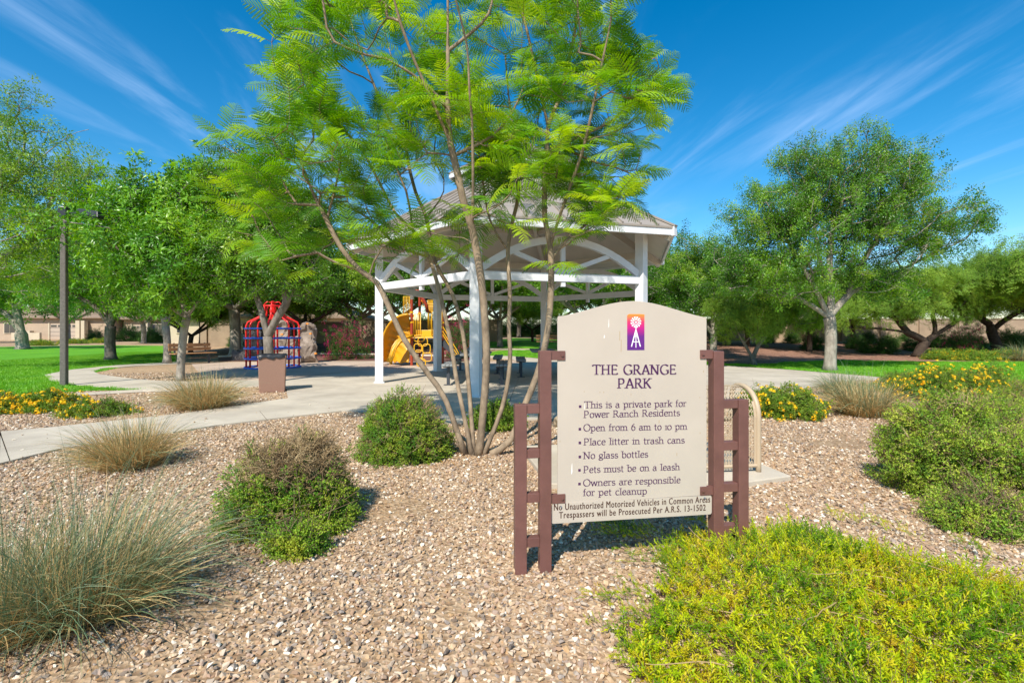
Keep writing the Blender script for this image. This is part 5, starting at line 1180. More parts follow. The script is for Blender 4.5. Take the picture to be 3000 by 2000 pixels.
pxtree('mesquite_tree', 'tall light green mesquite with a curved trunk at the far right', 29, (2925, 1036),
       [[(2928, 1038), (2915, 1000), (2905, 970), (2900, 950)], [(2900, 950), (2870, 930), (2830, 900)], [(2905, 970), (2940, 940), (2990, 910)]],
       [(2900, 850, 150, 70), (3020, 860, 130, 70), (2800, 850, 100, 50), (2900, 800, 120, 50)], 300, 5, V_MSQ, m_barkd, seed=15, rb=.26, leafscale=1.4, spread=.25, depth=.7)
# background trees: each prototype is built once, then copied, turned and resized
def bg(name, label, group, px, D, h, w, seed, V, bark, lsc, trunk=.2, zc=.67, zr=.29):
    x = (px - CX) * D / F; b = Vector((x, D, hgt(x, D) - .05)); z3 = Vector((0, 0, 1)); rr = random.Random(seed)
    sk = [[tuple(b), tuple(b + Vector((.05, 0, h * .16))), tuple(b + Vector((.0, .05, h * .28)))]]
    for k in range(4): a = k * 1.57 + rr.random(); sk.append([sk[0][-1], tuple(b + Vector((math.cos(a) * w * .22, math.sin(a) * w * .22, h * .45))), tuple(b + Vector((math.cos(a) * w * .40, math.sin(a) * w * .40, h * .66)))])
    bl = [(np.array(b + Vector((0, 0, h * zc))), np.array([w * .5, w * .45, h * zr]))] + [(np.array(b + Vector((math.cos(a) * w * .28, math.sin(a) * w * .28, h * rr.uniform(zc - .06, zc + .08)))), np.array([w * .26, w * .26, h * .18])) for a in (0.3, 1.5, 2.7, 3.9, 5.1)]
    return tree(name, label, b, sk, bl, 300, 5, V, bark, lsc * 1.15, seed, trunk, .012, 'tree', group, spread=.25)
gA = 'dense green trees behind the ramada and playground'
pA = bg('shade_tree', 'dense dark green tree over the pink bougainvillea behind the playground', gA, 1040, 27, 6.6, 8.0, 71, V_FAR, m_bark, 1.0)
pB = bg('shade_tree', 'dense green tree straight behind the ramada, left of its back column', gA, 1300, 29, 6.8, 8.5, 72, V_FAR, m_barkd, 1.0)
pC = bg('shade_tree', 'rounded mid green tree behind the right side of the ramada', gA, 1720, 27, 6.6, 8.5, 73, V_FAR, m_barkp, 1.0)
for (src, px, D, s, a, lb) in ((pA, 760, 31, 1.05, 1.0, 'dark tree behind the red climbing cage, over the block wall'), (pB, 900, 25.5, .88, 2.0, 'dark tree hanging over the rock climbing wall'), (pC, 1180, 32, 1.1, .6, 'dark green tree behind the yellow play tower'),
                          (pA, 1465, 31, .95, 2.6, 'dark crooked trunk tree seen under the ramada between two stems'), (pB, 1880, 30, 1.0, 4.1, 'mid green tree behind the arch of the sign'), (pC, 2000, 26, .85, 2.2, 'dark green tree touching the right eave of the ramada'),
                          (pA, 1600, 44, 1.0, 3.3, 'far green tree beyond the lawn, left of the back right column'), (pB, 590, 37, 1.0, .3, 'dark leaning tree against the cream house'), (pC, 420, 48, 1.1, 1.3, 'green tree before the pinkish house on the left'),
                          (pC, 200, 56, 1.25, 2.9, 'green tree before the pale garage door'), (pB, -60, 52, 1.3, 1.9, 'tree at the far left behind the parked lawn edge'), (pA, 2130, 33, .95, 5.0, 'dark tree behind the small bare-limbed tree right of the sign'),
                          (pA, 1750, 40, 1.1, .9, 'tree at the back of the park behind the ramada roof edge'), (pC, 1400, 40, 1.0, 4.4, 'tree at the back of the park left of the centre lawn'),
                          (pB, 1950, 42, 1.15, 3.0, 'tree at the back of the park behind the sign arch, right side'), (pB, 640, 46, 1.15, 3.0, 'far tree over the roof of the cream house'), (pC, 1120, 47, 1.2, 1.7, 'far green tree beyond the wall, behind the top of the yellow slide'), (pB, 1290, 50, 1.25, 2.4, 'far green tree beyond the wall, left of the near white column'), (pA, 1520, 56, 1.25, 5.2, 'far green tree closing the end of the middle lawn'), (pC, 1640, 50, 1.15, 3.9, 'far green tree just left of the sign top, beyond the lawn'), (pB, 2040, 46, 1.2, .8, 'far green tree right of the ramada eave, beyond the bank'), (pA, 900, 44, 1.2, 2.8, 'far green tree rising over the block wall behind the rock wall'), (pC, 690, 26, 1.38, 2.1, 'tall green tree behind the dark rock clump, over the red climbing cage')):
    kids_of(src); c = copy_tree(src); x = (px - CX) * D / F; c.location = (x, D, hgt(x, D) - .05); c.scale = (s, s, s); c.rotation_euler = (0, 0, a); c['label'] = lb
gM = 'feathery mesquites along the back wall'
pM = bg('mesquite_tree', 'low feathery mesquite before the tan wall, left of the right-hand pair', gM, 2370, 28, 4.5, 6.5, 81, V_MSQ, m_barkd, 1.2, .14, .74, .19)
for (px, D, s, a, lb) in ((2190, 31, 1.0, 1.0, 'light green mesquite before the tiled roof, right of the sign'), (2500, 33, 1.1, 2.2, 'light green mesquite behind the big tree trunk'), (1560, 36, .72, 1.9, 'little round tree out on the middle lawn'), (3120, 24, 1.3, 3.0, 'feathery mesquite cut off by the right edge'), (560, 27, .9, 4.2, 'feathery dark mesquite before the cream house wall'), (860, 30, .95, 5.1, 'feathery mesquite behind the rock climbing wall'), (2820, 40, 1.3, .4, 'pale tall mesquite behind the wall at the right'), (2640, 42, 1.3, 1.4, 'pale mesquite top behind the wall, right of the big tree')):
    kids_of(pM); c = copy_tree(pM); x = (px - CX) * D / F; c.location = (x, D, hgt(x, D) - .05); c.scale = (s, s, s); c.rotation_euler = (0, 0, a); c['label'] = lb

# ------------------------------------------------------------------ shrubs
def sprig(seed, n, ll, lw, size, dry=.0):
    r = random.Random(seed); mb = MB()
    for b_ in range(4):
        a = b_ * 1.7 + r.random(); e = Vector((math.cos(a) * size * .35, math.sin(a) * size * .35, size * r.uniform(.7, 1.05))); q = Vector((0, 0, 0)); mid = (q + e) * .5 + rv(r, size * .06)
        mb.tube([q, mid, e], [.0022, .0015, .0008], 3, False, 1)
        for i in range(n // 4):
            t = .25 + .75 * (i + r.random()) / (n / 4); p = (q.lerp(mid, t * 2) if t < .5 else mid.lerp(e, t * 2 - 1)); d = rv(r, .7) + Vector((0, 0, .4)); leaf(mb, p, d, rv(r, 1), ll * r.uniform(.6, 1.3), lw * r.uniform(.7, 1.2), 0, .1)
    return mb
def dry_sprig(seed, size):
    r = random.Random(seed); mb = MB()
    for b_ in range(7):
        q = rv(r, .006); pts = [q]; d = (Vector((0, 0, 1)) + rv(r, .5)).normalized()
        for i in range(4): d = (d + rv(r, .35)).normalized(); pts.append(pts[-1] + d * size / 4)
        mb.tube(pts, [.0022, .0018, .0015, .0012, .0008], 3, False, 0)
        for i in range(3): leaf(mb, pts[2 + i % 3], rv(r, 1), rv(r, 1), .012, .006, 0)
    return mb
V_BUSH = [variant('bush_sprig', sprig(100 + i, 44, .016, .010, .10), [m_leafT, m_twig]) for i in range(4)]
V_SAGE = [variant('sage_sprig', sprig(110 + i, 48, .017, .009, .12), [m_leafS, m_twig]) for i in range(4)]
V_DKB = [variant('dark_sprig', sprig(115 + i, 36, .06, .02, .30), [m_leafD, m_twig]) for i in range(3)]
V_DRY = [variant('dry_sprig', dry_sprig(120 + i, .11), [m_dry]) for i in range(4)]
V_LAN = [variant('lantana_sprig', sprig(130 + i, 30, .030, .020, .14), [m_lant, m_twig]) for i in range(3)]
def flower(seed, r_=.014, n=14, m=None):
    r = random.Random(seed); mb = MB()
    for i in range(n):
        d = rv(r).normalized(); d.z = abs(d.z) * .7 + .1; p = d * r_; s = d.cross(Vector((0, 0, 1))).normalized() * .0068; t = d.cross(s).normalized() * .0068
        mb.add([p - s, p - t + d * .002, p + s, p + t + d * .002], [(0, 1, 2, 3)])
    return mb
V_FLW = [variant('flower_head', flower(140 + i, .018), [m_yel]) for i in range(2)]
V_BRA = [variant('bract', flower(150 + i, .05, 12), [m_mag]) for i in range(2)]
for o in V_BRA:
    for v_ in o.data.vertices: v_.co *= 1.6
def dome_pts(c, rad, n, seed, shell=.35, lump=.16, low=.0):
    rr = np.random.default_rng(seed); d = rr.normal(size=(n, 3)); d /= np.linalg.norm(d, axis=1, keepdims=True); d[:, 2] = np.abs(d[:, 2]) * (1 - low) - low * rr.random(n)
    q = rr.random(n) ** shell * np.where(rr.random(n) < .07, rr.uniform(1.02, 1.2, n), 1); w = np.array([1 + lump * 1.6 * noise.noise(Vector((x * 2.2 + seed).tolist())) + lump * 1.3 * noise.noise(Vector((x * 5.2 + seed).tolist())) for x in d])
    p = np.array(c) + d * (q * w)[:, None] * np.array(rad); p[:, 2] = np.maximum(p[:, 2], c[2] + .01); return p, d
def shrub(name, label, c, rad, n, V, seed, dry=0, dryfn=None, stems=26, cat='shrub', group=None, sc=1.0, flowers=0, fsc=1.0, Vf=None, ftop=.1, shell=.3, lump=.16, bark=None):
    c = Vector(c); root = empty(name, c, label, cat, group); r = random.Random(seed); mb = MB()
    for k in range(stems):
        a = r.uniform(0, 6.28); e = Vector((math.cos(a) * rad[0] * r.uniform(.2, .85), math.sin(a) * rad[1] * r.uniform(.2, .85), rad[2] * r.uniform(.45, .9))); q = c + Vector((r.gauss(0, .04), r.gauss(0, .04), 0))
        m1 = q.lerp(c + e, .4) + rv(r, .05) + Vector((0, 0, .03)); mb.tube([q, m1, q.lerp(c + e, .75) + rv(r, .04), c + e], [.011, .008, .005, .002], 4, False)
        for j in range(3): s = m1.lerp(c + e, r.random()); mb.tube([s, s + rv(r, .05) + Vector((0, 0, .05)), s + rv(r, .10) + Vector((0, 0, .1))], [.004, .003, .001], 3, False)
    mb.build('stem', bark or m_twig, root)['kind'] = 'stuff'
    p, d = dome_pts(c, rad, n, seed, shell, lump); 
    if dryfn is not None:
        k = np.array([dryfn((x - np.array(c)) / np.array(rad)) for x in p]); isd = np.random.default_rng(seed).random(n) < k
        pd, dd = p[isd], d[isd]; p, d = p[~isd], d[~isd]
        if len(pd): scatter('dry_twigs', V_DRY, pd - dd * .03, eul(dd + rng.normal(0, .5, dd.shape), .5), rng.uniform(.7, 1.3, len(pd)), root)
    dd = d + rng.normal(0, .45, d.shape); scatter('foliage', V, p - d * .04, eul(dd, .5), rng.uniform(.7, 1.25, len(p)) * sc, root)
    if flowers:
        rr = np.random.default_rng(seed + 1); pf, df = dome_pts(c, tuple(x * 1.07 for x in rad), flowers * 6, seed, .06, lump); k = (df[:, 2] > ftop) & (np.array([noise.noise(Vector((x * 2.0 + 3).tolist())) for x in pf]) > -.12); pf, df = pf[k][:flowers], df[k][:flowers]
        scatter('flowers', Vf or V_FLW, pf, eul(df, .3), rr.uniform(.7, 1.25, len(pf)) * fsc, root)
    return root
c = G(842, 1560); c.y += .10
shrub('brittle_shrub', 'half bare rounded shrub, brown twigs on top and lime leaves below', (c.x - .08, c.y + .12, 0), (.42, .42, .62), 2400, V_BUSH, 5, stems=60,
      dryfn=lambda q: min(.93, max(.12, .12 + 1.05 * smooth01((q[2] - .45) / .4) + .35 * smooth01(noise.noise(Vector((q * 2.5).tolist())) * 2) - .7 * smooth01((-q[0] - .45) / .3))), lump=.14)
c = G(850, 1610); shrub('brittle_shrub', 'small low lime green offshoot at the foot of the half bare shrub', (c.x + .05, c.y - .02, 0), (.20, .16, .16), 260, V_BUSH, 8, stems=8, lump=.3)
c = G(950, 1560); shrub('brittle_shrub', 'low leafy skirt spreading right from the half bare shrub', (c.x - .08, c.y + .08, 0), (.26, .2, .20), 380, V_BUSH, 18, stems=12, lump=.3)
c = G(1160, 1365); shrub('green_shrub', 'dense rounded green shrub left of the jacaranda stems', (c.x, c.y + .40, 0), (.52, .48, .70), 3000, V_BUSH, 6, stems=50,
      dryfn=lambda q: max(.05, min(.7, .35 * smooth01(noise.noise(Vector((q * 2.2 + 5).tolist())) * 2.5) + .45 * smooth01((q[0] - .1) / .4) * smooth01((q[2] - .5) / .3) * .8)), lump=.12)
c = G(1450, 1262); shrub('green_shrub', 'low dark green shrub between the jacaranda and the ramada slab', (c.x, c.y + .25, 0), (.40, .3, .32), 700, V_LAN, 7, stems=14, bark=m_twig)
for k, (px, py, rx, ry, rz_, n, lb) in enumerate(((2900, 1478, .54, .5, .76, 3000, 'big pale lime leafed sage bush at the right edge, nearest of its row'), (3080, 1530, .5, .45, .64, 1700, 'sage bush cut off by the right edge of the photo'), (3010, 1310, .72, .55, .52, 2300, 'sage bush filling the gap behind the big one at the right edge'), (3110, 1250, .65, .6, .56, 1300, 'grey twiggy sage bush below the yellow lantana at the far right'), (2960, 1580, .34, .25, .24, 600, 'low grey green sage sprout at the lower right edge'))):
    c = G(px, py); shrub('sage_bush', lb, (c.x, c.y + ry * .7, 0), (rx, ry, rz_), n, V_SAGE, 30 + k, stems=40, group='sage bushes on the right', lump=.22, shell=.33, dryfn=lambda q: .12 + .2 * smooth01(noise.noise(Vector((q * 2).tolist())) * 2))
for k, (px, py, rx, ry, rz_, n, fl, lb) in enumerate(((2330, 1228, .62, .5, .44, 1500, 150, 'yellow flowering lantana beside the tan steel bench'), (2790, 1175, .9, .6, .62, 1600, 260, 'tall yellow flowering lantana on the right, over the sage bushes'), (2660, 1150, .6, .45, .38, 900, 60, 'sparse lantana between the tan grass and the tall lantana'), (2920, 1170, .7, .5, .62, 1100, 110, 'lantana at the right edge behind the sage'),
                                                (2230, 1215, .35, .3, .40, 500, 22, 'small lantana mound just behind the bench end'), (90, 1208, .62, .45, .30, 900, 150, 'low lantana thick with yellow flowers at the far left'), (-60, 1215, .5, .4, .28, 600, 90, 'lantana cut off by the left edge'), (235, 1225, .42, .35, .22, 420, 36, 'small thin lantana beside the gravel on the left'), (310, 1216, .35, .25, .16, 240, 14, 'tiny low lantana next to the thin one on the left'))):
    c = G(px, py); shrub('lantana', lb, (c.x, c.y + ry * .6, 0), (rx, ry, rz_), n, V_LAN, 50 + k, stems=14, cat='flowering shrub', group='yellow lantanas', sc=.8, flowers=int(fl * 1.15), fsc=1.6 if k != 5 else 1.9, lump=.25, ftop=.0)
# lantana strips and dark upright bushes on the banks far back
def far_shrub(name, label, group, px, py, rad, n, V, seed, **kw):
    c = G(px, py); return shrub(name, label, (c.x, c.y, c.z), rad, n, V, seed, stems=8, group=group, **kw)
V_LANF = [variant('lantana_far', sprig(160 + i, 24, .07, .05, .28), [m_lant, m_twig]) for i in range(2)]
V_FLF = [variant('flower_far', flower(165, .045, 10), [m_yel])]
for v_ in V_FLF[0].data.vertices: v_.co *= 1.5
for k, (px, py, rx, lb) in enumerate(((2760, 1054, .8, 'left end of the yellow lantana bed at the back of the right lawn'), (2850, 1056, 1.0, 'middle mound of the yellow lantana bed at the back of the right lawn'), (2960, 1056, 1.2, 'right end of the yellow lantana bed by the photo edge'), (215, 1007, 1.6, 'yellow lantana bed before the pale garage, left of the dark lawn tree'), (120, 1012, 1.3, 'yellow lantana bed at the foot of the far left house'), (290, 1005, 1.2, 'orange yellow lantana just right of the dark lawn tree'))):
    far_shrub('lantana', lb, 'far lantana beds', px, py, (rx, .6, .45), 300, V_LANF, 170 + k, cat='flowering shrub', sc=.8, flowers=110, fsc=1.0, Vf=V_FLF, ftop=-.1)
gD = 'dark green bushes on the mulched banks'
proto = far_shrub('desert_bush', 'dark green upright bush right beside the sign edge, on the mulched bank', gD, 2110, 1000, (.55, .5, .95), 330, V_DKB, 90, cat='bush', lump=.3); kids_of(proto)
BL = ['right of the small bare-limbed tree', 'left of the big pale trunk, on the bank', 'first behind the big pale trunk, against the wall', 'just right of the big pale trunk', 'low one under the arching mesquite limb, nearest the lawn', 'largest under the middle of the mesquite limb', 'behind the largest one under the mesquite limb', 'against the wall behind the mesquite limb', 'left of the crooked mesquite trunk', 'just right of the crooked mesquite trunk', 'small one left of the dark bougainvillea', 'in front of the dark bougainvillea', 'big one between the bougainvillea and the last mesquite', 'beside the curved mesquite trunk', 'right of the curved mesquite trunk, by the wall', 'cut off by the right edge of the photo', 'behind the small bare-limbed tree, on the bank top', 'left of the v-forked mesquite, against the wall',
      'left of the green utility cabinet', 'in front of the green utility cabinet', 'just right of the green utility cabinet', 'wide one at the pink house, right of the dark lawn tree', 'clipped one before the brown garage door', 'before the wide window of the pink house', 'left of the dark lawn tree, before the garage', 'by the slender double trunk', 'tiny one near the rock wall edge', 'behind the tiny one near the rock wall', 'under the bougainvillea between the stems', 'behind the yellow slide']
for k, (px, py, s) in enumerate(((2320, 1006, .9), (2380, 1024, 1.0), (2545, 1003, .8), (2505, 1022, .9), (2540, 1034, .75), (2592, 1036, .95), (2612, 1018, .8), (2640, 1000, .8), (2672, 1028, .8), (2745, 1018, .9), (2790, 1012, .7), (2815, 1034, .9), (2855, 1030, 1.05), (2950, 1022, 1.2), (2985, 1012, 1.0), (3040, 1026, 1.1), (2250, 1004, .8), (2175, 996, .8),
                                 (626, 1012, .9), (690, 1014, .8), (745, 1012, .7), (376, 1000, 1.9), (404, 1000, 1.4), (440, 1004, 1.6), (280, 1000, 1.5), (465, 1004, 1.1), (978, 1030, .55), (988, 1010, .6), (1350, 1030, .7), (1140, 1026, .6))):
    c = copy_tree(proto); g = G(px, py); c.location = g; c.scale = (s, s, s); c.rotation_euler = (0, 0, k * 1.1); c['label'] = 'dark green bush ' + BL[k]
for px, D, s, a, lb in ((1490, 62, 2.6, 0., 'left end of the dark hedge closing the middle lawn'), (1530, 63, 2.9, 1., 'second clump of the dark hedge closing the middle lawn'), (1572, 62, 2.7, 2., 'middle clump of the dark hedge closing the middle lawn'), (1615, 61, 2.8, 3., 'last clump of the dark hedge before the sign edge'), (1430, 60, 2.8, 4., 'hedge clump seen just right of the near white column'), (1350, 58, 2.8, 5., 'hedge clump seen left of the near white column'), (1240, 57, 3.0, 6., 'hedge clump seen behind the play tower')):
    c = copy_tree(proto); x = (px - CX) * D / F; c.location = (x, D, hgt(x, D)); c.scale = (s, s, s * .85); c.rotation_euler = (0, 0, a); c['label'] = lb
for k, (px, py, D, w, h, lb) in enumerate(((1022, 1022, 23.5, 1.05, 1.55, 'magenta bougainvillea against the block wall behind the slide'), (1352, 1020, 24, .8, 1.7, 'magenta bougainvillea seen between the jacaranda stems'), (2815, 1020, 26.5, 1.0, 1.9, 'dark magenta bougainvillea before the tan wall on the right'))):
    x = (px - CX) * D / F; shrub('bougainvillea', lb, (x, D, hgt(x, D)), (w, w * .7, h), 420, V_DKB, 200 + k, stems=10, cat='flowering shrub', sc=1.0, flowers=330 if k < 2 else 200, fsc=1.3, Vf=V_BRA, ftop=-.2, lump=.35)

# ------------------------------------------------------------------ ornamental grass clumps
def blade_mat(name, cols, tr=.25):
    m = bpy.data.materials.new(name); m.use_nodes = True; t = m.node_tree; b = t.nodes['Principled BSDF']; b.inputs['Roughness'].default_value = .5
    a = t.nodes.new('ShaderNodeAttribute'); a.attribute_name = 'tint'; r = t.nodes.new('ShaderNodeValToRGB')
    while len(r.color_ramp.elements) < len(cols): r.color_ramp.elements.new(.5)
    for i, c in enumerate(cols): r.color_ramp.elements[i].position = i / (len(cols) - 1); r.color_ramp.elements[i].color = (*c, 1)
    t.links.new(a.outputs['Fac'], r.inputs[0]); t.links.new(r.outputs[0], b.inputs['Base Color'])
    tr_ = t.nodes.new('ShaderNodeBsdfTranslucent'); mxs = t.nodes.new('ShaderNodeMixShader'); mxs.inputs[0].default_value = tr; t.links.new(r.outputs[0], tr_.inputs[0])
    t.links.new(b.outputs[0], mxs.inputs[1]); t.links.new(tr_.outputs[0], mxs.inputs[2]); t.links.new(mxs.outputs[0], t.nodes['Material Output'].inputs[0]); return m
m_gra = blade_mat('grass_blade', [(.42, .25, .09), (.64, .43, .17), (.76, .57, .27), (.32, .30, .12), (.10, .17, .07), (.15, .23, .11), (.31, .40, .24)])
def clump(label, c, n, L0, L1, base_r, drytop, lean, seed, w=.0034, core=None, wisps=.12, pz=0.5):
    """n blades from a common foot; tint 0..1 runs from dry straw to grey green"""
    c = Vector(c); root = empty('deer_grass', c, label, 'ornamental grass', 'deer grass clumps'); rr = np.random.default_rng(seed); k = 7
    V_ = np.zeros((n, k + 1, 2, 3)); tint = np.zeros(n)
    for i in range(n):
        a = rr.uniform(0, 2 * math.pi); rad = base_r * math.sqrt(rr.random()); p = np.array([math.cos(a) * rad, math.sin(a) * rad, 0]); wisp = rr.random() < wisps
        dry = rr.random() < drytop; L_ = rr.uniform(L0, L1) * (.74 if dry else 1.0) * (1.25 if wisp else 1)
        th = rr.uniform(0, 1) ** .8 * (1.05 if not wisp else .8); az = a + rr.normal(0, .55) if rad > base_r * .3 else rr.uniform(0, 6.28)
        d = np.array([math.cos(az) * math.sin(th) + lean[0], math.sin(az) * math.sin(th) + lean[1], math.cos(th) + .15]); d /= np.linalg.norm(d)
        thatch = rr.random() < .20; kj = int(rr.integers(2, k)) if rr.random() < .10 else -1
        if thatch: L_ = rr.uniform(.10, .34) * L1; d = np.array([math.cos(az), math.sin(az), rr.uniform(-.1, 1.0)]); d /= np.linalg.norm(d)
        g = rr.uniform(.5, 1.6) * (1.1 if not dry else .9); ww = w * rr.uniform(.6, 1.2) * (.7 if wisp else 1)
        hd = np.array([d[0], d[1], 0]); side = np.array([-math.sin(az), math.cos(az), 0]); side = side * math.cos(.6) + np.array([0, 0, math.sin(.6)]) * rr.choice([-1, 1]); q = p.copy()
        for j in range(k + 1):
            t = j / k; V_[i, j, 0] = q - side * ww * (1 - t ** 2 * .92) / 2; V_[i, j, 1] = q + side * ww * (1 - t ** 2 * .92) / 2
            d = d + np.array([hd[0] * .12, hd[1] * .12, -.20 * g * (.4 + t)]) * (L_ / .75) * .75; d /= np.linalg.norm(d); q = q + d * L_ / k
            if q[2] < .012: q[2] = .012
            if j == kj: d = d + rr.normal(0, .75, 3); d[2] -= .3; d /= np.linalg.norm(d)
        tint[i] = rr.uniform(0, .42) if (dry or thatch) else rr.uniform(.48, 1)
    me = bpy.data.meshes.new('blades'); nv = n * (k + 1) * 2; me.vertices.add(nv); me.vertices.foreach_set('co', V_.reshape(-1)); base = np.arange(n)[:, None] * (k + 1) * 2 + np.arange(k)[None, :] * 2
    q = np.stack([base, base + 1, base + 3, base + 2], -1).reshape(-1); me.loops.add(len(q)); me.loops.foreach_set('vertex_index', q.astype(np.int32)); nf = len(q) // 4; me.polygons.add(nf); me.polygons.foreach_set('loop_start', np.arange(0, nf * 4, 4, dtype=np.int32))
    me.update(calc_edges=True); at = me.attributes.new('tint', 'FLOAT', 'POINT'); at.data.foreach_set('value', np.repeat(tint, (k + 1) * 2).astype(np.float32)); me.materials.append(m_gra)
    o = link('blades', me, root); o['kind'] = 'stuff'; return root
c = G(150, 1840); clump('large grey green deer grass clump filling the lower left corner', (c.x + .06, c.y + .15, 0), 2100, .38, .88, .24, .42, (.12, .0), 1, w=.0046)
c = G(-60, 1900); clump('grey green grass clump cut off by the lower left corner', (c.x, c.y + .1, 0), 1700, .42, .72, .2, .4, (.05, 0), 2, w=.004)
c = G(330, 1385); clump('straw coloured deer grass clump beside the front path, with green wisps blown left', (c.x, c.y + .22, 0), 2400, .45, .80, .22, .80, (-.10, 0), 3, w=.0062, wisps=.2)
c = G(545, 1208); clump('round tan deer grass clump in front of the white trunked ash', (c.x, c.y + .45, 0), 2200, .60, .95, .34, .80, (-.05, 0), 4, w=.0095, wisps=.2)
c = G(2580, 1228); clump('tan and green deer grass clump between the lantanas on the right', (c.x, c.y + .35, 0), 2200, .55, .90, .30, .66, (-.05, 0), 5, w=.0088, wisps=.15)
c = G(2480, 1165); clump('low green grass clump just left of the tan clump on the right', (c.x + .1, c.y + .3, 0), 1500, .45, .75, .25, .3, (0, 0), 6, w=.0060)
c = G(2990, 1058); clump('faint grey grass clump at the right end of the back lantana bed', (c.x, c.y, c.z), 900, .7, 1.1, .3, .3, (0, 0), 7, w=.014)

# ------------------------------------------------------------------ ground cover, lawn blades, litter
def gc_sprig(seed):
    r = random.Random(seed); mb = MB(); pts = [Vector((0, 0, 0))]; d = Vector((r.gauss(0, .25), r.gauss(0, .25), 1)).normalized(); sz = r.uniform(.09, .13)
    for i in range(5): d = (d + rv(r, .18)).normalized(); pts.append(pts[-1] + d * sz / 5)
    mb.tube(pts, [.0016, .0015, .0013, .0011, .0009, .0006], 3, False, 1)
    for i in range(20):
        t = .12 + .88 * i / 19; x = t * 5; j = min(4, int(x)); p = pts[j].lerp(pts[j + 1], x - j); a = i * 2.4; ax = (pts[j + 1] - pts[j]).normalized(); s = ax.cross(Vector((1, 0, 0))).normalized(); u_ = ax.cross(s)
        leaf(mb, p, (s * math.cos(a) + u_ * math.sin(a)) * .62 + ax * .8, ax, r.uniform(.014, .024), r.uniform(.0045, .007), 0, .05)
    return mb
V_GC = [variant('ground_cover_sprig', gc_sprig(210 + i), [m_leafG, m_twig]) for i in range(6)]
def ground_cover():
    n = 23000; xs = rng.uniform(.5, 5.2, n); ys = rng.uniform(1.55, 4.1, n)
    w = np.array([.16 * noise.noise(Vector((x * 2.3, y * 2.3, 1))) + .08 * noise.noise(Vector((x * 7, y * 7, 2))) for x, y in zip(xs, ys)])
    k = inpoly(xs + w, ys + w * .8, GC); xs, ys = xs[k], ys[k]
    poly = np.array(GC); 
    def dist(x, y):
        a = poly; b = np.roll(poly, -1, 0); e = b - a; t = np.clip(((x - a[:, 0]) * e[:, 0] + (y - a[:, 1]) * e[:, 1]) / (e ** 2).sum(1), 0, 1); return np.hypot(x - a[:, 0] - t * e[:, 0], y - a[:, 1] - t * e[:, 1]).min()
    h = np.array([.06 + .13 * smooth01(dist(x, y) / .35) * (1 + .5 * noise.noise(Vector((x * 2.6, y * 2.6, 5)))) + .05 * noise.noise(Vector((x * 8, y * 8, 7))) for x, y in zip(xs, ys)])
    z = np.maximum(.0, h * rng.random(len(xs)) ** .35 - .055)
    fl = np.array([noise.noise_vector(Vector((x * 1.4, y * 1.4, 9)))[:2] for x, y in zip(xs, ys)])
    d = np.stack([fl[:, 0] * 1.6 - .35, fl[:, 1] * 1.6 - .25, np.full(len(xs), .62)], 1) + rng.normal(0, .42, (len(xs), 3))
    o = scatter('ground_cover', V_GC, np.stack([xs, ys, z], 1), eul(d, .4), rng.uniform(.65, 1.45, len(xs))); props(o, kind='stuff')
    # runners that creep over the gravel and dead stems caught in it
    mb = MB(); r = random.Random(4)
    for k_ in range(46):
        a = r.choice(GC[:]) ; i = r.randrange(len(xs)); p = Vector((xs[i], ys[i], h[i] * r.uniform(.3, .95))); d_ = Vector((r.gauss(-.3, 1), r.gauss(-.2, 1), r.gauss(0, .15))).normalized(); pts = [p]
        for j in range(6): d_ = (d_ + rv(r, .22)).normalized(); d_.z *= .4; q = pts[-1] + d_ * r.uniform(.02, .07); q.z = max(q.z, .02); pts.append(q)
        mb.tube(pts, [.0028, .0026, .0024, .0022, .002, .0016, .001], 4, False)
    o = mb.build('dead_stems', m_dry); o['kind'] = 'stuff'
ground_cover()
# a few stray runners of the cover lying on open gravel at its left edge
def runners():
    pos, dr = [], []; r = random.Random(12)
    for (px, py, ax, ay, ln) in ((1960, 1600, -1, .45, .42), (1900, 1590, -1, .3, .30), (1990, 1640, -1, .1, .30), (1950, 1770, -1, .1, .34), (1960, 1830, -1, -.1, .30), (1990, 1900, -1, -.2, .24), (2120, 1560, -.6, .8, .22), (2480, 1545, .3, 1, .18), (2650, 1590, .2, 1, .2), (2850, 1640, .5, 1, .2), (1860, 1560, -1, .2, .16), (2010, 1960, -1, -.1, .2)):
        g = G(px, py)
        for q in range(4):
            p = Vector((g.x + r.gauss(0, .06), g.y + r.gauss(0, .06), .05)); d_ = Vector((ax, ay, .05)).normalized() + rv(r, .15); n = int(ln / .02)
            for i in range(n): d_ = (d_ + rv(r, .07)).normalized(); d_.z = .05 * (1 if i > n * .6 else -.4); p = p + d_ * .02; p.z = max(.015, p.z); pos.append(tuple(p)); dr.append((d_.x * 1.2 + r.gauss(0, .3), d_.y * 1.2 + r.gauss(0, .3), .55))
    o = scatter('ground_cover', V_GC, np.array(pos), eul(np.array(dr), .4), rng.uniform(.4, .75, len(pos))); props(o, kind='stuff')
runners()
def tuft(seed):
    r = random.Random(seed); mb = MB()
    for i in range(34):
        x, y = r.uniform(-.13, .13), r.uniform(-.13, .13); h = r.uniform(.03, .065); a = r.uniform(0, 6.28); w = .006; dx, dy = math.cos(a), math.sin(a)
        mb.add([(x - dy * w, y + dx * w, 0), (x + dy * w, y - dx * w, 0), (x + dx * h * .5, y + dy * h * .5, h)], [(0, 1, 2)])
    return mb
V_TU = [variant('tuft', tuft(220 + i), [m_blade]) for i in range(4)]
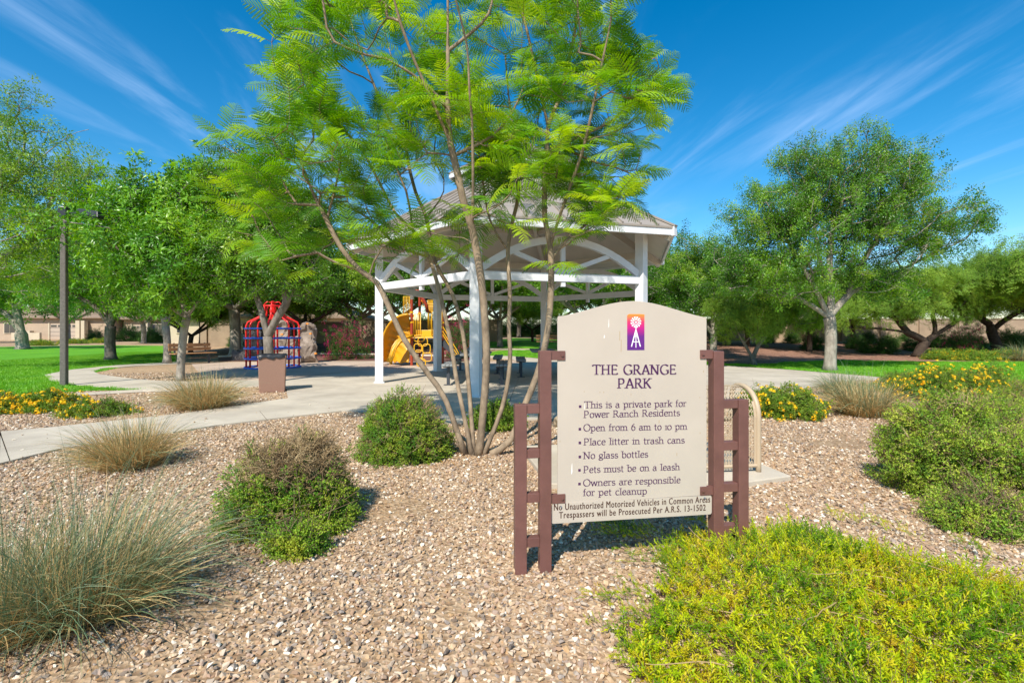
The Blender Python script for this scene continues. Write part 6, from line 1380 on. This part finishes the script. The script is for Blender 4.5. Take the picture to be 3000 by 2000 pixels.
def lawn_blades():
    P_ = []
    for poly, (ax, bx, ay, by), n in ((LAWN_L, (-24, -7, 9, 30), 9000), (LAWN_R, (-2, 24, 11, 30), 9000)):
        x = rng.uniform(ax, bx, n * 2); y = rng.uniform(ay, by, n * 2); k = inpoly(x, y, poly) & ~inpoly(x, y, SLAB); P_.append(np.stack([x[k], y[k]], 1)[:n * 2])
    P_ = np.concatenate(P_); z = hv(P_[:, 0], P_[:, 1]) + .008; n = len(P_)
    o = scatter('lawn_grass', V_TU, np.stack([P_[:, 0], P_[:, 1], z], 1), np.stack([np.zeros(n), np.zeros(n), rng.uniform(0, 6.28, n)], 1), rng.uniform(.7, 1.25, n)); props(o, kind='stuff')
lawn_blades()
def litter():
    mb = MB(); r = random.Random(31)
    spots = [(842, 1560, .62, 500), (1160, 1365, .62, 420), (1400, 1335, .55, 500), (2800, 1478, .75, 400), (330, 1385, .5, 250), (150, 1840, .6, 200), (545, 1208, .7, 160), (2580, 1228, .7, 160)]
    for px, py, rad, n in spots:
        c = G(px, py); 
        for i in range(int(n * 1.7)):
            a = r.uniform(0, 6.28); q = rad * math.sqrt(r.random()) * 1.2; p = Vector((c.x + math.cos(a) * q, c.y + .12 + math.sin(a) * q, r.uniform(.012, .028))); d = Vector((r.gauss(0, 1), r.gauss(0, 1), r.gauss(0, .12))); leaf(mb, p, d, (r.gauss(0, .3), r.gauss(0, .3), 1), r.uniform(.010, .03), r.uniform(.002, .006))
    o = mb.build('leaf_litter', m_litter); o['kind'] = 'stuff'
litter()
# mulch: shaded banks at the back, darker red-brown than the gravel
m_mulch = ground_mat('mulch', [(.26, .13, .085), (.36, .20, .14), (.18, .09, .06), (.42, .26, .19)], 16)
def bank(poly): sheet('mulch_bank', gp(poly), m_mulch, .006, 3.0)
bank([(2123, 1066), (2250, 1066), (2300, 1061), (2450, 1055), (2700, 1059), (3000, 1060), (3700, 1064), (3700, 1003), (2050, 1004), (2060, 1060)])
bank([(560, 1056), (640, 1046), (930, 1037), (1090, 1039), (1330, 1043), (1330, 1006), (560, 1004)])
